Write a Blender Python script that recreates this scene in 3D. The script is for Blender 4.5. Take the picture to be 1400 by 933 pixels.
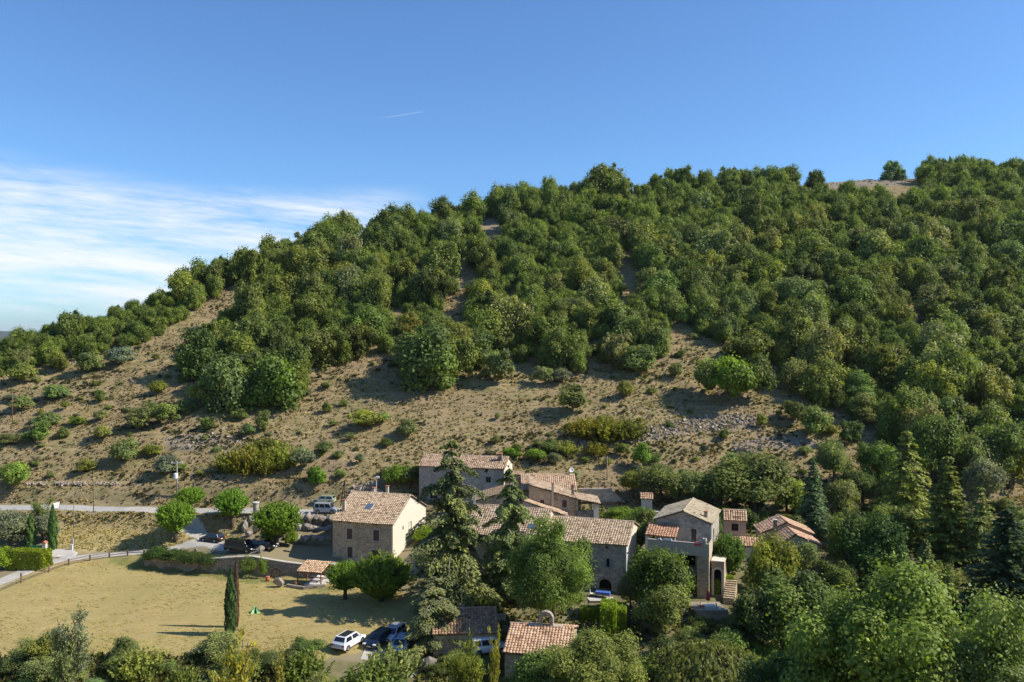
import bpy, bmesh, math, random
import numpy as np
from mathutils import Vector, Matrix
rng = np.random.default_rng(11)
random.seed(11)
F, HZ = 1130.0, 455.0            # focal length and horizon row of the photograph (1400 x 933)
scene = bpy.context.scene
col = scene.collection
R = math.radians
for o in list(bpy.data.objects): bpy.data.objects.remove(o)

# ------------------------------------------------------------------ objects
def tag(o, label=None, cat=None, group=None, kind=None):
    if label: o['label'] = label
    if cat: o['category'] = cat
    if group: o['group'] = group
    if kind: o['kind'] = kind
    return o
def thing(name, label, cat, loc=(0,0,0), rz=0, group=None):
    o = bpy.data.objects.new(name, None); col.objects.link(o)
    o.location = loc; o.rotation_euler = (0,0,rz); o.empty_display_size = .3
    return tag(o, label, cat, group)
def obj(name, me, mats=None, parent=None, loc=None, rot=None):
    o = bpy.data.objects.new(name, me); col.objects.link(o)
    if mats is not None and len(me.materials) == 0:
        for m in (mats if isinstance(mats,(list,tuple)) else [mats]): me.materials.append(m)
    if parent is not None: o.parent = parent
    if loc is not None: o.location = loc
    if rot is not None: o.rotation_euler = rot
    return o
def np_mesh(name, V, Fq, attr=None, smooth=False, mi=None):
    """V (n,3), Fq (m,k) all faces of the same size; attr {name:(n,) floats}"""
    V = np.asarray(V, float); Fq = np.asarray(Fq, int)
    me = bpy.data.meshes.new(name)
    m, k = Fq.shape
    me.vertices.add(len(V)); me.vertices.foreach_set('co', V.astype(np.float32).ravel())
    me.loops.add(m*k); me.loops.foreach_set('vertex_index', Fq.astype(np.int32).ravel())
    me.polygons.add(m)
    me.polygons.foreach_set('loop_start', np.arange(0, m*k, k, dtype=np.int32))
    me.polygons.foreach_set('loop_total', np.full(m, k, dtype=np.int32))
    if mi is not None: me.polygons.foreach_set('material_index', np.asarray(mi, dtype=np.int32))
    me.update(calc_edges=True)
    me.polygons.foreach_set('use_smooth', np.full(m, smooth, dtype=bool))
    if attr:
        for an, av in attr.items():
            a = me.attributes.new(an, 'FLOAT', 'POINT'); a.data.foreach_set('value', np.asarray(av, np.float32))
    return me
class MB:
    """collects simple shapes in one mesh"""
    def __init__(s): s.v=[]; s.f=[]; s.mi=[]
    def face(s, pts, mi=0):
        i=len(s.v); s.v += [tuple(p) for p in pts]; s.f.append(tuple(range(i,i+len(pts)))); s.mi.append(mi)
    def box(s, x0,x1,y0,y1,z0,z1, mi=0, M=None):
        P_=[(x,y,z) for z in (z0,z1) for y in (y0,y1) for x in (x0,x1)]
        if M is not None: P_=[tuple(M@Vector(p)) for p in P_]
        i=len(s.v); s.v+=P_
        for f in ((0,2,3,1),(4,5,7,6),(0,1,5,4),(2,6,7,3),(0,4,6,2),(1,3,7,5)):
            s.f.append(tuple(i+k for k in f)); s.mi.append(mi)
    def bar(s, a, b, w, h=None, mi=0):
        a=Vector(a); b=Vector(b); d=b-a; L=d.length
        q=d.to_track_quat('X','Z').to_matrix().to_4x4(); q.translation=a
        h=h or w; s.box(0,L,-w/2,w/2,-h/2,h/2,mi,q)
    def tube(s, pts, rad, n=8, mi=0, cap=True):
        pts=[Vector(p) for p in pts]; i0=len(s.v)
        for k,p in enumerate(pts):
            d=(pts[min(k+1,len(pts)-1)]-pts[max(k-1,0)]).normalized()
            u=d.orthogonal().normalized() if abs(d.z)<.99 else Vector((1,0,0)); u=(u-d*u.dot(d)).normalized(); w=d.cross(u)
            r=rad[k] if isinstance(rad,(list,tuple)) else rad
            for j in range(n):
                a=2*math.pi*j/n; s.v.append(tuple(p+u*(r*math.cos(a))+w*(r*math.sin(a))))
        for k in range(len(pts)-1):
            for j in range(n):
                s.f.append((i0+k*n+j,i0+k*n+(j+1)%n,i0+(k+1)*n+(j+1)%n,i0+(k+1)*n+j)); s.mi.append(mi)
        if cap:
            s.f.append(tuple(i0+j for j in reversed(range(n)))); s.mi.append(mi)
            s.f.append(tuple(i0+(len(pts)-1)*n+j for j in range(n))); s.mi.append(mi)
    def prism(s, poly, y0, y1, mi=0, M=None):
        """poly in (x,z) extruded along y"""
        n=len(poly); i=len(s.v)
        P_=[(x,y0,z) for x,z in poly]+[(x,y1,z) for x,z in poly]
        if M is not None: P_=[tuple(M@Vector(p)) for p in P_]
        s.v+=P_
        s.f.append(tuple(i+k for k in range(n))); s.mi.append(mi)
        s.f.append(tuple(i+n+k for k in reversed(range(n)))); s.mi.append(mi)
        for k in range(n):
            s.f.append((i+k,i+n+k,i+n+(k+1)%n,i+(k+1)%n)); s.mi.append(mi)
    def lathe(s, prof, n=12, mi=0, c=(0,0,0)):
        i0=len(s.v)
        for r,z in prof:
            for j in range(n):
                a=2*math.pi*j/n; s.v.append((c[0]+r*math.cos(a),c[1]+r*math.sin(a),c[2]+z))
        for k in range(len(prof)-1):
            for j in range(n):
                s.f.append((i0+k*n+j,i0+k*n+(j+1)%n,i0+(k+1)*n+(j+1)%n,i0+(k+1)*n+j)); s.mi.append(mi)
        s.f.append(tuple(i0+j for j in reversed(range(n)))); s.mi.append(mi)
        s.f.append(tuple(i0+(len(prof)-1)*n+j for j in range(n))); s.mi.append(mi)
    def mesh(s, name, smooth=False, bevel=0):
        me=bpy.data.meshes.new(name); me.from_pydata(s.v,[],s.f)
        me.polygons.foreach_set('material_index', np.array(s.mi,dtype=np.int32))
        bm=bmesh.new(); bm.from_mesh(me)
        bmesh.ops.recalc_face_normals(bm, faces=bm.faces)
        if bevel>0: bmesh.ops.bevel(bm, geom=list(bm.edges), offset=bevel, segments=2, affect='EDGES', profile=.5)
        bm.to_mesh(me); bm.free()
        if smooth: me.polygons.foreach_set('use_smooth', np.full(len(me.polygons), True))
        me.update(); return me
    def obj(s, name, mats, parent=None, loc=None, rot=None, smooth=False, bevel=0):
        return obj(name, s.mesh(name,smooth,bevel), mats, parent, loc, rot)

# ------------------------------------------------------------------ materials
def mat(name):
    m=bpy.data.materials.new(name); m.use_nodes=True; nt=m.node_tree
    return m, nt, nt.nodes['Principled BSDF'], nt.nodes['Material Output']
def N(nt, t, **kw):
    n=nt.nodes.new(t)
    for k,v in kw.items():
        if k.startswith('i_'):
            key=k[2:]; key=int(key) if key.isdigit() else key
            n.inputs[key].default_value=v
        else: setattr(n,k,v)
    return n
def ramp(nt, stops, fac=None, interp='LINEAR'):
    r=nt.nodes.new('ShaderNodeValToRGB'); e=r.color_ramp.elements; r.color_ramp.interpolation=interp
    while len(e)<len(stops): e.new(.5)
    for k,(p,c) in enumerate(stops): e[k].position=p; e[k].color=(*c,1) if len(c)==3 else c
    if fac is not None: nt.links.new(fac, r.inputs['Fac'])
    return r
def mix(nt, a, b, fac, mode='MIX'):
    m=nt.nodes.new('ShaderNodeMix'); m.data_type='RGBA'; m.blend_type=mode
    for sock,v in ((m.inputs['Factor'],fac),(m.inputs[6],a),(m.inputs[7],b)):
        if hasattr(v,'links') or isinstance(v,bpy.types.NodeSocket): nt.links.new(v,sock)
        elif isinstance(v,(tuple,list)): sock.default_value=(*v[:3],1)
        else: sock.default_value=v
    return m.outputs[2]
def noise(nt, scale, detail=3, rough=.55, coord='Object', vec=None):
    n=N(nt,'ShaderNodeTexNoise'); n.inputs['Scale'].default_value=scale; n.inputs['Detail'].default_value=detail; n.inputs['Roughness'].default_value=rough
    if vec is None:
        tc=N(nt,'ShaderNodeTexCoord'); vec=tc.outputs[coord]
    nt.links.new(vec,n.inputs['Vector']); return n.outputs['Fac']
def math_n(nt, op, a, b=None):
    m=N(nt,'ShaderNodeMath',operation=op)
    for k,v in enumerate((a,b)):
        if v is None: continue
        if isinstance(v,bpy.types.NodeSocket): nt.links.new(v,m.inputs[k])
        else: m.inputs[k].default_value=v
    return m.outputs[0]
def bump(nt, bs, h, strength=.5, dist=.05):
    b=N(nt,'ShaderNodeBump'); b.inputs['Strength'].default_value=strength; b.inputs['Distance'].default_value=dist
    nt.links.new(h,b.inputs['Height']); nt.links.new(b.outputs['Normal'],bs.inputs['Normal'])
def plain(name, c, rough=.8, var=.25, scale=3, metal=0, spec=.3, coat=0):
    m,nt,bs,_=mat(name)
    f=noise(nt,scale,4)
    r=ramp(nt,[(.25,tuple(x*(1-var) for x in c)),(.75,tuple(min(1,x*(1+var)) for x in c))],f)
    nt.links.new(r.outputs[0],bs.inputs['Base Color']); bs.inputs['Roughness'].default_value=rough
    bs.inputs['Metallic'].default_value=metal; bs.inputs['Specular IOR Level'].default_value=spec
    if coat: bs.inputs['Coat Weight'].default_value=coat; bs.inputs['Coat Roughness'].default_value=.08
    return m
def stone_mat(name, c1, c2, mortar, scale=2.6, amount=1., pl=0.):
    """rubble masonry: voronoi stones and mortar joints; pl mixes render (plaster) patches over it"""
    m,nt,bs,_=mat(name)
    tc=N(nt,'ShaderNodeTexCoord'); mp=N(nt,'ShaderNodeMapping'); mp.inputs['Scale'].default_value=(1,1,1.7)
    nt.links.new(tc.outputs['Object'],mp.inputs['Vector'])
    v=N(nt,'ShaderNodeTexVoronoi'); v.inputs['Scale'].default_value=scale; nt.links.new(mp.outputs[0],v.inputs['Vector'])
    e=N(nt,'ShaderNodeTexVoronoi',feature='DISTANCE_TO_EDGE'); e.inputs['Scale'].default_value=scale; nt.links.new(mp.outputs[0],e.inputs['Vector'])
    sep=N(nt,'ShaderNodeSeparateColor'); nt.links.new(v.outputs['Color'],sep.inputs[0])
    r=ramp(nt,[(0,c1),(.55,c2),(1,tuple(min(1,x*1.25) for x in c2))],sep.outputs[0])
    jr=ramp(nt,[(.02,(1,1,1)),(.09,(0,0,0))],e.outputs['Distance'])
    c=mix(nt,r.outputs[0],mortar,jr.outputs[0])
    big=noise(nt,.35,5,.6,vec=tc.outputs['Object']); br=ramp(nt,[(.3,(.72,.70,.68)),(.7,(1.12,1.1,1.05))],big)
    c=mix(nt,c,br.outputs[0],1.,'MULTIPLY')
    if pl>0:
        pr=ramp(nt,[(.6-pl*.4,(0,0,0)),(.68-pl*.4,(1,1,1))],noise(nt,.6,5,.65,vec=tc.outputs['Object']))
        c=mix(nt,c,tuple(x*1.1 for x in mortar),pr.outputs[0])
    nt.links.new(c,bs.inputs['Base Color']); bs.inputs['Roughness'].default_value=.92; bs.inputs['Specular IOR Level'].default_value=.15
    h=math_n(nt,'ADD',math_n(nt,'MINIMUM',e.outputs['Distance'],.12),math_n(nt,'MULTIPLY',noise(nt,9,4,vec=tc.outputs['Object']),.12))
    bump(nt,bs,h,.8,.12)
    return m
def tile_mat():
    """clay barrel tiles: colour of every tile from the tint attribute, tinted by the roof's own object colour"""
    m,nt,bs,_=mat('clay_tiles')
    a=N(nt,'ShaderNodeAttribute',attribute_name='tint')
    r=ramp(nt,[(0,(.17,.13,.095)),(.2,(.32,.24,.17)),(.45,(.44,.34,.245)),(.7,(.51,.41,.305)),(1,(.57,.49,.385))],a.outputs['Fac'])
    oi=N(nt,'ShaderNodeObjectInfo')
    c=mix(nt,r.outputs[0],oi.outputs['Color'],1.,'MULTIPLY')
    li=ramp(nt,[(.35,(.74,.72,.68)),(.62,(1.04,1.03,1.0))],noise(nt,.9,6,.7))
    c=mix(nt,c,li.outputs[0],.8,'MULTIPLY')
    nt.links.new(c,bs.inputs['Base Color']); bs.inputs['Roughness'].default_value=.9; bs.inputs['Specular IOR Level'].default_value=.15
    bump(nt,bs,noise(nt,14,4),.3,.03)
    return m
def foliage_mat(name, trans=.28, warm=(1.25,1.15,.62), cool=(.72,.82,.85), gloss=.22, vmin=.55, vmax=1.35):
    m,nt,bs,out=mat(name)
    oi=N(nt,'ShaderNodeObjectInfo'); a=N(nt,'ShaderNodeAttribute',attribute_name='tint')
    v=ramp(nt,[(0,(vmin,)*3),(1,(vmax,)*3)],a.outputs['Fac'])
    h=ramp(nt,[(0,cool),(.5,(1,1,1)),(1,warm)],a.outputs['Fac'])
    c=mix(nt,oi.outputs['Color'],v.outputs[0],1.,'MULTIPLY'); c=mix(nt,c,h.outputs[0],.7,'MULTIPLY')
    pr=ramp(nt,[(.3,(.78,.80,.8)),(.7,(1.2,1.18,1.1))],noise(nt,.8,2,coord='Generated'))
    nt.links.new(c,bs.inputs['Base Color']); bs.inputs['Roughness'].default_value=.55; bs.inputs['Specular IOR Level'].default_value=gloss
    t=N(nt,'ShaderNodeBsdfTranslucent'); tcx=mix(nt,c,(1.25,1.3,.55),1.,'MULTIPLY'); nt.links.new(tcx,t.inputs['Color'])
    ms=N(nt,'ShaderNodeMixShader'); ms.inputs[0].default_value=trans
    nt.links.new(bs.outputs[0],ms.inputs[1]); nt.links.new(t.outputs[0],ms.inputs[2]); nt.links.new(ms.outputs[0],out.inputs['Surface'])
    return m
M={}
M['leaf']=foliage_mat('leaves',.38,(1.14,1.08,.68),(.84,.88,.86)); M['needle']=foliage_mat('needles',.2,(1.25,1.12,.6),(.8,.86,.85),gloss=.15)
M['drygrass']=foliage_mat('dry_grass_blades',.3,(1.08,1.02,.86),(.85,.86,.8),.05,.6,1.25)
M['bark']=plain('bark',(.11,.085,.065),.95,.4,2,spec=.1)
M['bark_grey']=plain('grey_bark',(.23,.21,.18),.95,.3,2,spec=.1)
M['stone']=stone_mat('rubble_stone',(.33,.265,.18),(.50,.40,.275),(.47,.39,.275))
M['stone_light']=stone_mat('pale_and_sunlit_stone',(.50,.43,.32),(.60,.53,.41),(.60,.53,.42),2.2,pl=.8)  # pale stone; on sun-side gables it carries sunlit brightness as colour
M['stone_grey']=stone_mat('grey_stone',(.30,.27,.225),(.45,.405,.335),(.40,.36,.30))
M['stone_dark']=stone_mat('weathered_dark_stone',(.19,.16,.125),(.34,.295,.235),(.22,.19,.15),2.0)
M['render']=plain('beige_render',(.46,.39,.29),.9,.12,1.2,spec=.15)
M['render_white']=plain('pale_render',(.62,.56,.46),.9,.1,1.5,spec=.15)
M['render_pink']=plain('pinkish_render',(.50,.36,.27),.9,.12,1.2,spec=.15)
M['trim']=plain('cut_stone_trim',(.46,.42,.36),.85,.12,4,spec=.15)
M['tile']=tile_mat()
M['wood_dark']=plain('dark_wood',(.075,.05,.035),.7,.3,5)
M['wood']=plain('weathered_wood',(.20,.15,.105),.85,.3,4)
M['wood_grey']=plain('grey_pole_wood',(.27,.24,.205),.85,.25,3)
M['wood_red']=plain('red_brown_wood',(.23,.085,.055),.7,.2,4)
M['shutter']=plain('blue_green_shutter',(.20,.27,.26),.6,.12,6)
M['shutter_brown']=plain('brown_shutter',(.11,.06,.045),.6,.15,6)
M['glass']=plain('window_glass',(.018,.022,.028),.06,.2,1,spec=.7)
M['skyglass']=plain('roof_window_glass',(.09,.13,.19),.05,.1,1,spec=.8)
M['black']=plain('black_rubber',(.015,.015,.016),.7,.2,6)
M['dark']=plain('dark_interior',(.02,.017,.015),.9,.3,2,spec=.1)
M['metal']=plain('grey_metal',(.38,.39,.40),.4,.1,5,metal=.6)
M['concrete']=plain('pale_concrete',(.50,.48,.44),.85,.1,3)
M['white']=plain('white_paint',(.78,.78,.76),.5,.05,3)
M['green_gate']=plain('green_gate_paint',(.02,.20,.11),.5,.1,3)
M['terracotta']=plain('terracotta',(.42,.16,.09),.8,.15,5)
M['rock']=plain('limestone_rock',(.33,.30,.27),.95,.35,1.1,spec=.1)
M['rock_brown']=plain('brown_limestone',(.325,.27,.205),.95,.35,.8,spec=.1)
def paint(name,c,metal=.0): return plain(name,c,.28,.03,1,metal=metal,spec=.5,coat=.8)
M['p_white']=paint('white_car_paint',(.74,.75,.77)); M['p_black']=paint('black_car_paint',(.008,.008,.009)); M['p_navy']=paint('navy_car_paint',(.006,.009,.02))
M['p_silver']=paint('silver_car_paint',(.42,.45,.50),.35); M['p_blue']=paint('silver_blue_car_paint',(.28,.38,.50),.3); M['p_green']=paint('pale_green_car_paint',(.36,.40,.27),.2)
M['lamp_red']=plain('red_lamp_lens',(.45,.01,.01),.2,.1,5,spec=.6); M['lamp_white']=plain('clear_lamp_lens',(.75,.77,.8),.12,.05,5,spec=.8)
M['plate']=plain('blank_plate',(.7,.7,.66),.5,.05,5)
M['parasol']=plain('pink_red_cloth',(.62,.07,.09),.8,.1,4); M['cloth_blue']=plain('blue_cloth',(.06,.13,.42),.8,.15,4)
M['cloth_white']=plain('white_cloth',(.75,.73,.70),.85,.08,4); M['tent_green']=plain('light_green_cloth',(.35,.66,.25),.7,.12,4)
# ------------------------------------------------------------------ terrain
def sstep(a,b,x):
    t=np.clip((x-a)/(b-a),0,1); return t*t*(3-2*t)
_lat=rng.random((256,256))
def vnoise(x,y):
    xi=np.floor(x).astype(int); yi=np.floor(y).astype(int); fx=x-xi; fy=y-yi
    fx=fx*fx*(3-2*fx); fy=fy*fy*(3-2*fy)
    a=_lat[xi%256,yi%256]; b=_lat[(xi+1)%256,yi%256]; c=_lat[xi%256,(yi+1)%256]; d=_lat[(xi+1)%256,(yi+1)%256]
    return (a*(1-fx)+b*fx)*(1-fy)+(c*(1-fx)+d*fx)*fy
def fbm(x,y,o=4):
    s=0;a=.5
    for k in range(o): s=s+a*(vnoise(x+17.3*k,y-9.1*k)-.5); x=x*2.03; y=y*2.03; a*=.5
    return s
def W(px,py,Y): return ((px-700)/F*Y, Y, (HZ-py)/F*Y)
LZ=-38.0
def lawn(px,py):
    Y=LZ*F/(HZ-py); return ((px-700)/F*Y,Y,LZ)
def hillp(px,py):
    Y=103.2/(.48-(HZ-py)/F); return W(px,py,Y)
# retaining wall between lawn and terrace (world x -> y of its foot)
WX=np.array([-62.,-58.6,-42.6,-27.]); WY=np.array([134.6,133.4,130.2,128.4])
def wall_step(x,y):
    yw=np.interp(x,WX,WY)
    m=sstep(-64,-57,x)*(1-sstep(-28.5,-25,x))
    h=np.interp(x,[-60,-46,-40,-30],[1.3,2.2,2.9,1.7])
    return h*m*sstep(.0,.5,y-yw)*(1-sstep(6,16,y-yw))
ridge=[(-120,530),(0,497),(50,476),(100,455),(200,432),(300,388),(430,345),(540,322),(600,305),(700,288),(830,266),(900,264),(1000,263),(1130,253),(1230,244),(1310,243),(1400,241),(1550,232)]
def ridge_py(px): return np.interp(px,[a for a,b in ridge],[b for a,b in ridge])
pts=[]
for px,py in [(0,893),(120,893),(250,893),(380,893),(470,893),(60,850),(200,845),(320,845),(420,840),(130,812),(230,800),(320,800),(400,805),(470,815),(-150,880),(-120,830),(520,860)]: pts.append(lawn(px,py))
for a in [(0,800,124.5),(30,785,129),(75,768,133.8),(130,761,136.5),(200,753,138),(250,747,139.3),(290,743,139.8),(330,752,135),(400,751,136.5),(440,760,134.5),(-100,826,117)]: pts.append(W(*a))
for px in (-100,0,100,200,300,360,430): pts.append((((px-700)/F*149.5),149.5,-32.0))
for px in (-150,0,100,200): pts.append((((px-700)/F*154.9),154.9,-29.3))
for px in (300,400,500): pts.append(hillp(px,672))
for px in (100,200): pts.append(W(px,708,148.0))
for px in (-150,0,100,200,300,420,560,700,800,900,1000,1100,1200,1300,1400,1520):
    for py in (650,600,540,480,430,380,330,290,262,245):
        if py<ridge_py(px)-1: continue
        if py==650 and px<450: continue
        pts.append(hillp(px,py))
    rp=float(ridge_py(px)); q=hillp(px,rp); pts.append(q)
    pts.append((q[0],q[1]+35,q[2]-5)); pts.append((q[0],q[1]+90,q[2]-28))
for px in (560,640,760,850,950,1060,1180,1300,1400): pts.append(hillp(px,698))
pts += [(0,112,-36.7),(14,113,-36.6),(26,112,-36.4),(-14,116,-36.8),(-22,130,-36.6),(-10,133,-34.5),(0,130,-34),(20,130,-33.6),(10,140,-32.4),(-14,146,-31.9),(40,116,-35.8),(42,133,-33),(60,118,-35.4),(75,125,-34),(95,128,-33.5),
        (0,98,-38.3),(20,97,-38.6),(45,98,-38.6),(75,100,-37.5),(100,100,-36),(-20,96,-38.4),(-10,105,-38.2)]
for x in (-110,-60,-20,20,60,110,160): pts += [(x,84,-41),(x,72,-40.5),(x,58,-34),(x,40,-23.5),(x,20,-11.5),(x,0,-2.0),(x,-30,9)]
pts=np.array(pts)
src=pts.copy(); src[:,2]-=wall_step(src[:,0],src[:,1])
def _U(r2): return np.where(r2>1e-9, .5*r2*np.log(np.maximum(r2,1e-9)), 0)
S=60.0
A_=src[:,:2]/S; n=len(A_)
K=_U(((A_[:,None]-A_[None])**2).sum(-1))+np.eye(n)*2e-4
Pm=np.hstack([np.ones((n,1)),A_]); L=np.zeros((n+3,n+3)); L[:n,:n]=K; L[:n,n:]=Pm; L[n:,:n]=Pm.T
sol=np.linalg.solve(L,np.concatenate([src[:,2],np.zeros(3)]))
def tps(x,y):
    q=np.stack([x,y],-1)/S; sh=q.shape[:-1]; q=q.reshape(-1,2); out=np.empty(len(q))
    for i in range(0,len(q),20000):
        b=q[i:i+20000]; r2=((b[:,None]-A_[None])**2).sum(-1)
        out[i:i+20000]=_U(r2)@sol[:n]+sol[n]+b@sol[n+1:]
    return out.reshape(sh)
X0,X1,Y0,Y1=-190.,300.,-45.,455.
# roads and paths as centre lines in world metres
def ground0(x,y): return float(tps(np.array([x]),np.array([y]))[0]+wall_step(np.array([x]),np.array([y]))[0])
def pxline(l): 
    out=[]
    for px,py in l:
        # march on the smooth terrain
        Ys=np.arange(70,260,.25); xs=(px-700)/F*Ys; z=tps(xs,Ys)+wall_step(xs,Ys); rz=(HZ-py)/F*Ys
        i=np.argmax(rz<z); out.append((xs[i],Ys[i]))
    return out
ROAD=pxline([(-160,695),(-60,695),(0,695),(60,695),(120,696),(180,697),(240,699),(300,699),(360,700),(420,700),(470,699),(540,696)])
RAMP=pxline([(170,697),(200,699),(222,707),(245,718),(268,729),(288,740)])
PATH=pxline([(-140,845),(-60,820),(0,797),(35,782),(70,769),(120,762),(170,757),(220,752),(260,747),(300,745),(335,746)])
DRIVE=pxline([(85,763),(95,757),(75,756),(60,757)])
PAD=pxline([(418,691),(445,690.5),(475,690)])
PARK=pxline([(497,893),(520,897),(545,905),(575,920)])
def resample(l, step=.7):
    l=np.array(l); 
    # Catmull smoothing
    out=[]
    for i in range(len(l)-1):
        p0=l[max(i-1,0)];p1=l[i];p2=l[i+1];p3=l[min(i+2,len(l)-1)]
        m=max(2,int(np.linalg.norm(p2-p1)/step))
        for t in np.linspace(0,1,m,endpoint=False):
            out.append(.5*((2*p1)+(-p0+p2)*t+(2*p0-5*p1+4*p2-p3)*t*t+(-p0+3*p1-3*p2+p3)*t**3))
    out.append(l[-1]); return np.array(out)
LINES=[(resample(ROAD),4.8),(resample(RAMP),4.0),(resample(PATH),3.0),(resample(PAD),4.2)]
FLAT=[]
for l,w in LINES:
    zc=tps(l[:,0],l[:,1])+wall_step(l[:,0],l[:,1]); kk=np.ones(9)/9
    zc=np.convolve(np.pad(zc,4,mode='edge'),kk,'valid'); FLAT.append((l,w,zc))
def flatten(x,y,z):
    m=(y>95)&(y<172)&(x<20); xs=x[m]; ys=y[m]; zz=z[m].copy()
    for l,w,zc in (FLAT[3],FLAT[2],FLAT[1],FLAT[0]):
        best=np.full(xs.shape,99.); bz=zz.copy()
        for p,q in zip(l,zc):
            d=np.hypot(xs-p[0],ys-p[1]); k=d<best; best[k]=d[k]; bz[k]=q
        f=1-sstep(w/2+.2,w/2+2.2,best); zz=zz*(1-f)+bz*f
    z=z.copy(); z[m]=zz; return z
def road_dist(x,y):
    d=np.full(x.shape,99.)
    m=(y>100)&(y<165)&(x<5)
    xs=x[m];ys=y[m]; dd=np.full(xs.shape,99.)
    for l,w in LINES:
        for p in l[::2]: dd=np.minimum(dd,np.hypot(xs-p[0],ys-p[1])-w/2)
    d[m]=dd; return d
def height(x,y):
    xc=np.clip(x,X0,X1); yc=np.clip(y,Y0,Y1)
    z=tps(xc,yc)
    d=np.hypot(x-xc,y-yc); 
    z=z+wall_step(x,y)
    z=flatten(x,y,z)
    rd=road_dist(x,y)
    hm=sstep(-31.2,-28.5,z)*sstep(150,156,y)*sstep(1,4,rd)
    s=z/1.5+fbm(x/28,y/28,3)*5
    saw=s-np.floor(s); saw=np.where(saw<.75,saw/.75,(1-saw)/.25)
    z=z+hm*(.8*saw*(.35+1.3*np.clip(vnoise(x/18+5,y/18)-.15,0,1))+.55*fbm(x/3.2,y/3.2,4)+1.3*fbm(x/22+40,y/22,3))
    nm=(1-hm)*sstep(.3,3,rd); 
    z=z+nm*.16*fbm(x/4,y/4,3)
    bank=sstep(-31.6,-30.8,z)*(1-sstep(-29,-27.5,z))*sstep(148,151,y)*sstep(.5,2,rd)*(x<-35)
    z=z+bank*.9*fbm(x/2.2,y/2.2,4)
    far=np.maximum(z-.33*d,-75); 
    return np.where(d>0,far,z)
st=.8
gx=np.concatenate([[-9000,-5000,-2800,-1600,-950,-600,-400,-300,-240,-205,-185],np.arange(-170,246,st),[250,260,275,295,320,360,430,560,800,1200,2000,3600,6000,9000]])
gy=np.concatenate([[-800,-300,-120,-60],np.arange(-40,60,4.),np.arange(60,372,st),[376,382,390,400,415,435,460,500,560,640,760,950,1300,1900,2800,4200,6500,9500,14000]])
GX,GY=np.meshgrid(gx,gy,indexing='ij'); H=height(GX,GY)
def hq(x,y):
    x=np.asarray(x,float); y=np.asarray(y,float)
    i=np.clip(np.searchsorted(gx,x)-1,0,len(gx)-2); j=np.clip(np.searchsorted(gy,y)-1,0,len(gy)-2)
    u=(x-gx[i])/(gx[i+1]-gx[i]); v=(y-gy[j])/(gy[j+1]-gy[j])
    return (H[i,j]*(1-u)+H[i+1,j]*u)*(1-v)+(H[i,j+1]*(1-u)+H[i+1,j+1]*u)*v
def hz(x,y): return float(hq(x,y))
def T(px,py,ymin=40):
    """where the ray through pixel (px,py) meets the ground"""
    Ys=np.arange(ymin,420,.2); xs=(px-700)/F*Ys; z=hq(xs,Ys); rz=(HZ-py)/F*Ys
    b=rz<=z
    i=int(np.argmax(b)) if b.any() else None
    if i is None: return None
    return Vector((xs[i],Ys[i],z[i]))
def at(px,Y):
    x=(px-700)/F*Y; return Vector((x,Y,hz(x,Y)))
def inpoly(px,py,poly):
    px=np.asarray(px); py=np.asarray(py); c=np.zeros(px.shape,bool); n=len(poly)
    for i in range(n):
        x1,y1=poly[i]; x2,y2=poly[i-1]
        if y1==y2: continue
        c^=((y1>py)!=(y2>py))&(px<(x2-x1)*(py-y1)/(y2-y1)+x1)
    return c
LAWNPOLY=[(-400,960),(-300,860),(0,800),(75,770),(200,757),(230,780),(460,792),(560,812),(600,850),(560,880),(470,895),(430,905),(-300,905)]
BANKPOLY=[(75,705),(195,701),(250,725),(285,742),(200,750),(75,760)]
GREENPOLY=[(150,760),(215,765),(330,787),(420,805),(470,800),(470,812),(330,795),(200,782),(140,768)]
nx,ny=H.shape
idx=np.arange(nx*ny).reshape(nx,ny)
Fq=np.stack([idx[:-1,:-1],idx[1:,:-1],idx[1:,1:],idx[:-1,1:]],-1).reshape(-1,4)
xs=GX.ravel(); ys=GY.ravel(); zs=H.ravel(); yy=np.maximum(ys,1)
jx=fbm(xs/5,ys/5,3)*22; jy=fbm(xs/5+31,ys/5,3)*10
pxs=700+F*xs/yy; pys=HZ-F*zs/yy
a_lawn=(inpoly(pxs+jx*.3,pys+jy*.3,LAWNPOLY)&(ys>90)&(ys<150)).astype(float)
a_green=(inpoly(pxs+jx,pys+jy,GREENPOLY)&(ys>90)&(ys<150)).astype(float)
a_bank=(inpoly(pxs+jx*.4,pys+jy*.4,BANKPOLY)&(ys>120)&(ys<152)).astype(float)
a_hill=sstep(143,156,ys+jx*.35)*1.
a_rock=np.zeros(len(xs))
SCREE=[[(865,592),(930,572),(1000,567),(1035,570),(1030,583),(960,590),(880,604)],[(1002,603),(1036,602),(1040,636),(1000,640)],[(755,612),(800,600),(815,610),(740,622)],[(225,600),(285,588),(330,604),(240,615)],[(655,300),(690,298),(694,324),(670,318)],[(1120,252),(1235,240),(1240,252),(1130,262)],[(480,668),(515,660),(520,675),(478,680)],[(1030,600),(1100,598),(1130,612),(1040,612)],[(820,268),(890,262),(880,275),(830,280)]]
for p in SCREE: a_rock=np.maximum(a_rock,(inpoly(pxs+jx*.5,pys+jy*.5,p)&(ys>140)).astype(float))
a_wild=((ys<96)|((pxs+jx>570)&(ys<160))).astype(float)
ter=np_mesh('terrain',np.stack([xs,ys,zs],-1),Fq,{'lawn':a_lawn,'green':a_green,'bank':a_bank,'hill':a_hill,'rocky':a_rock,'wild':a_wild},smooth=True)
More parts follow.
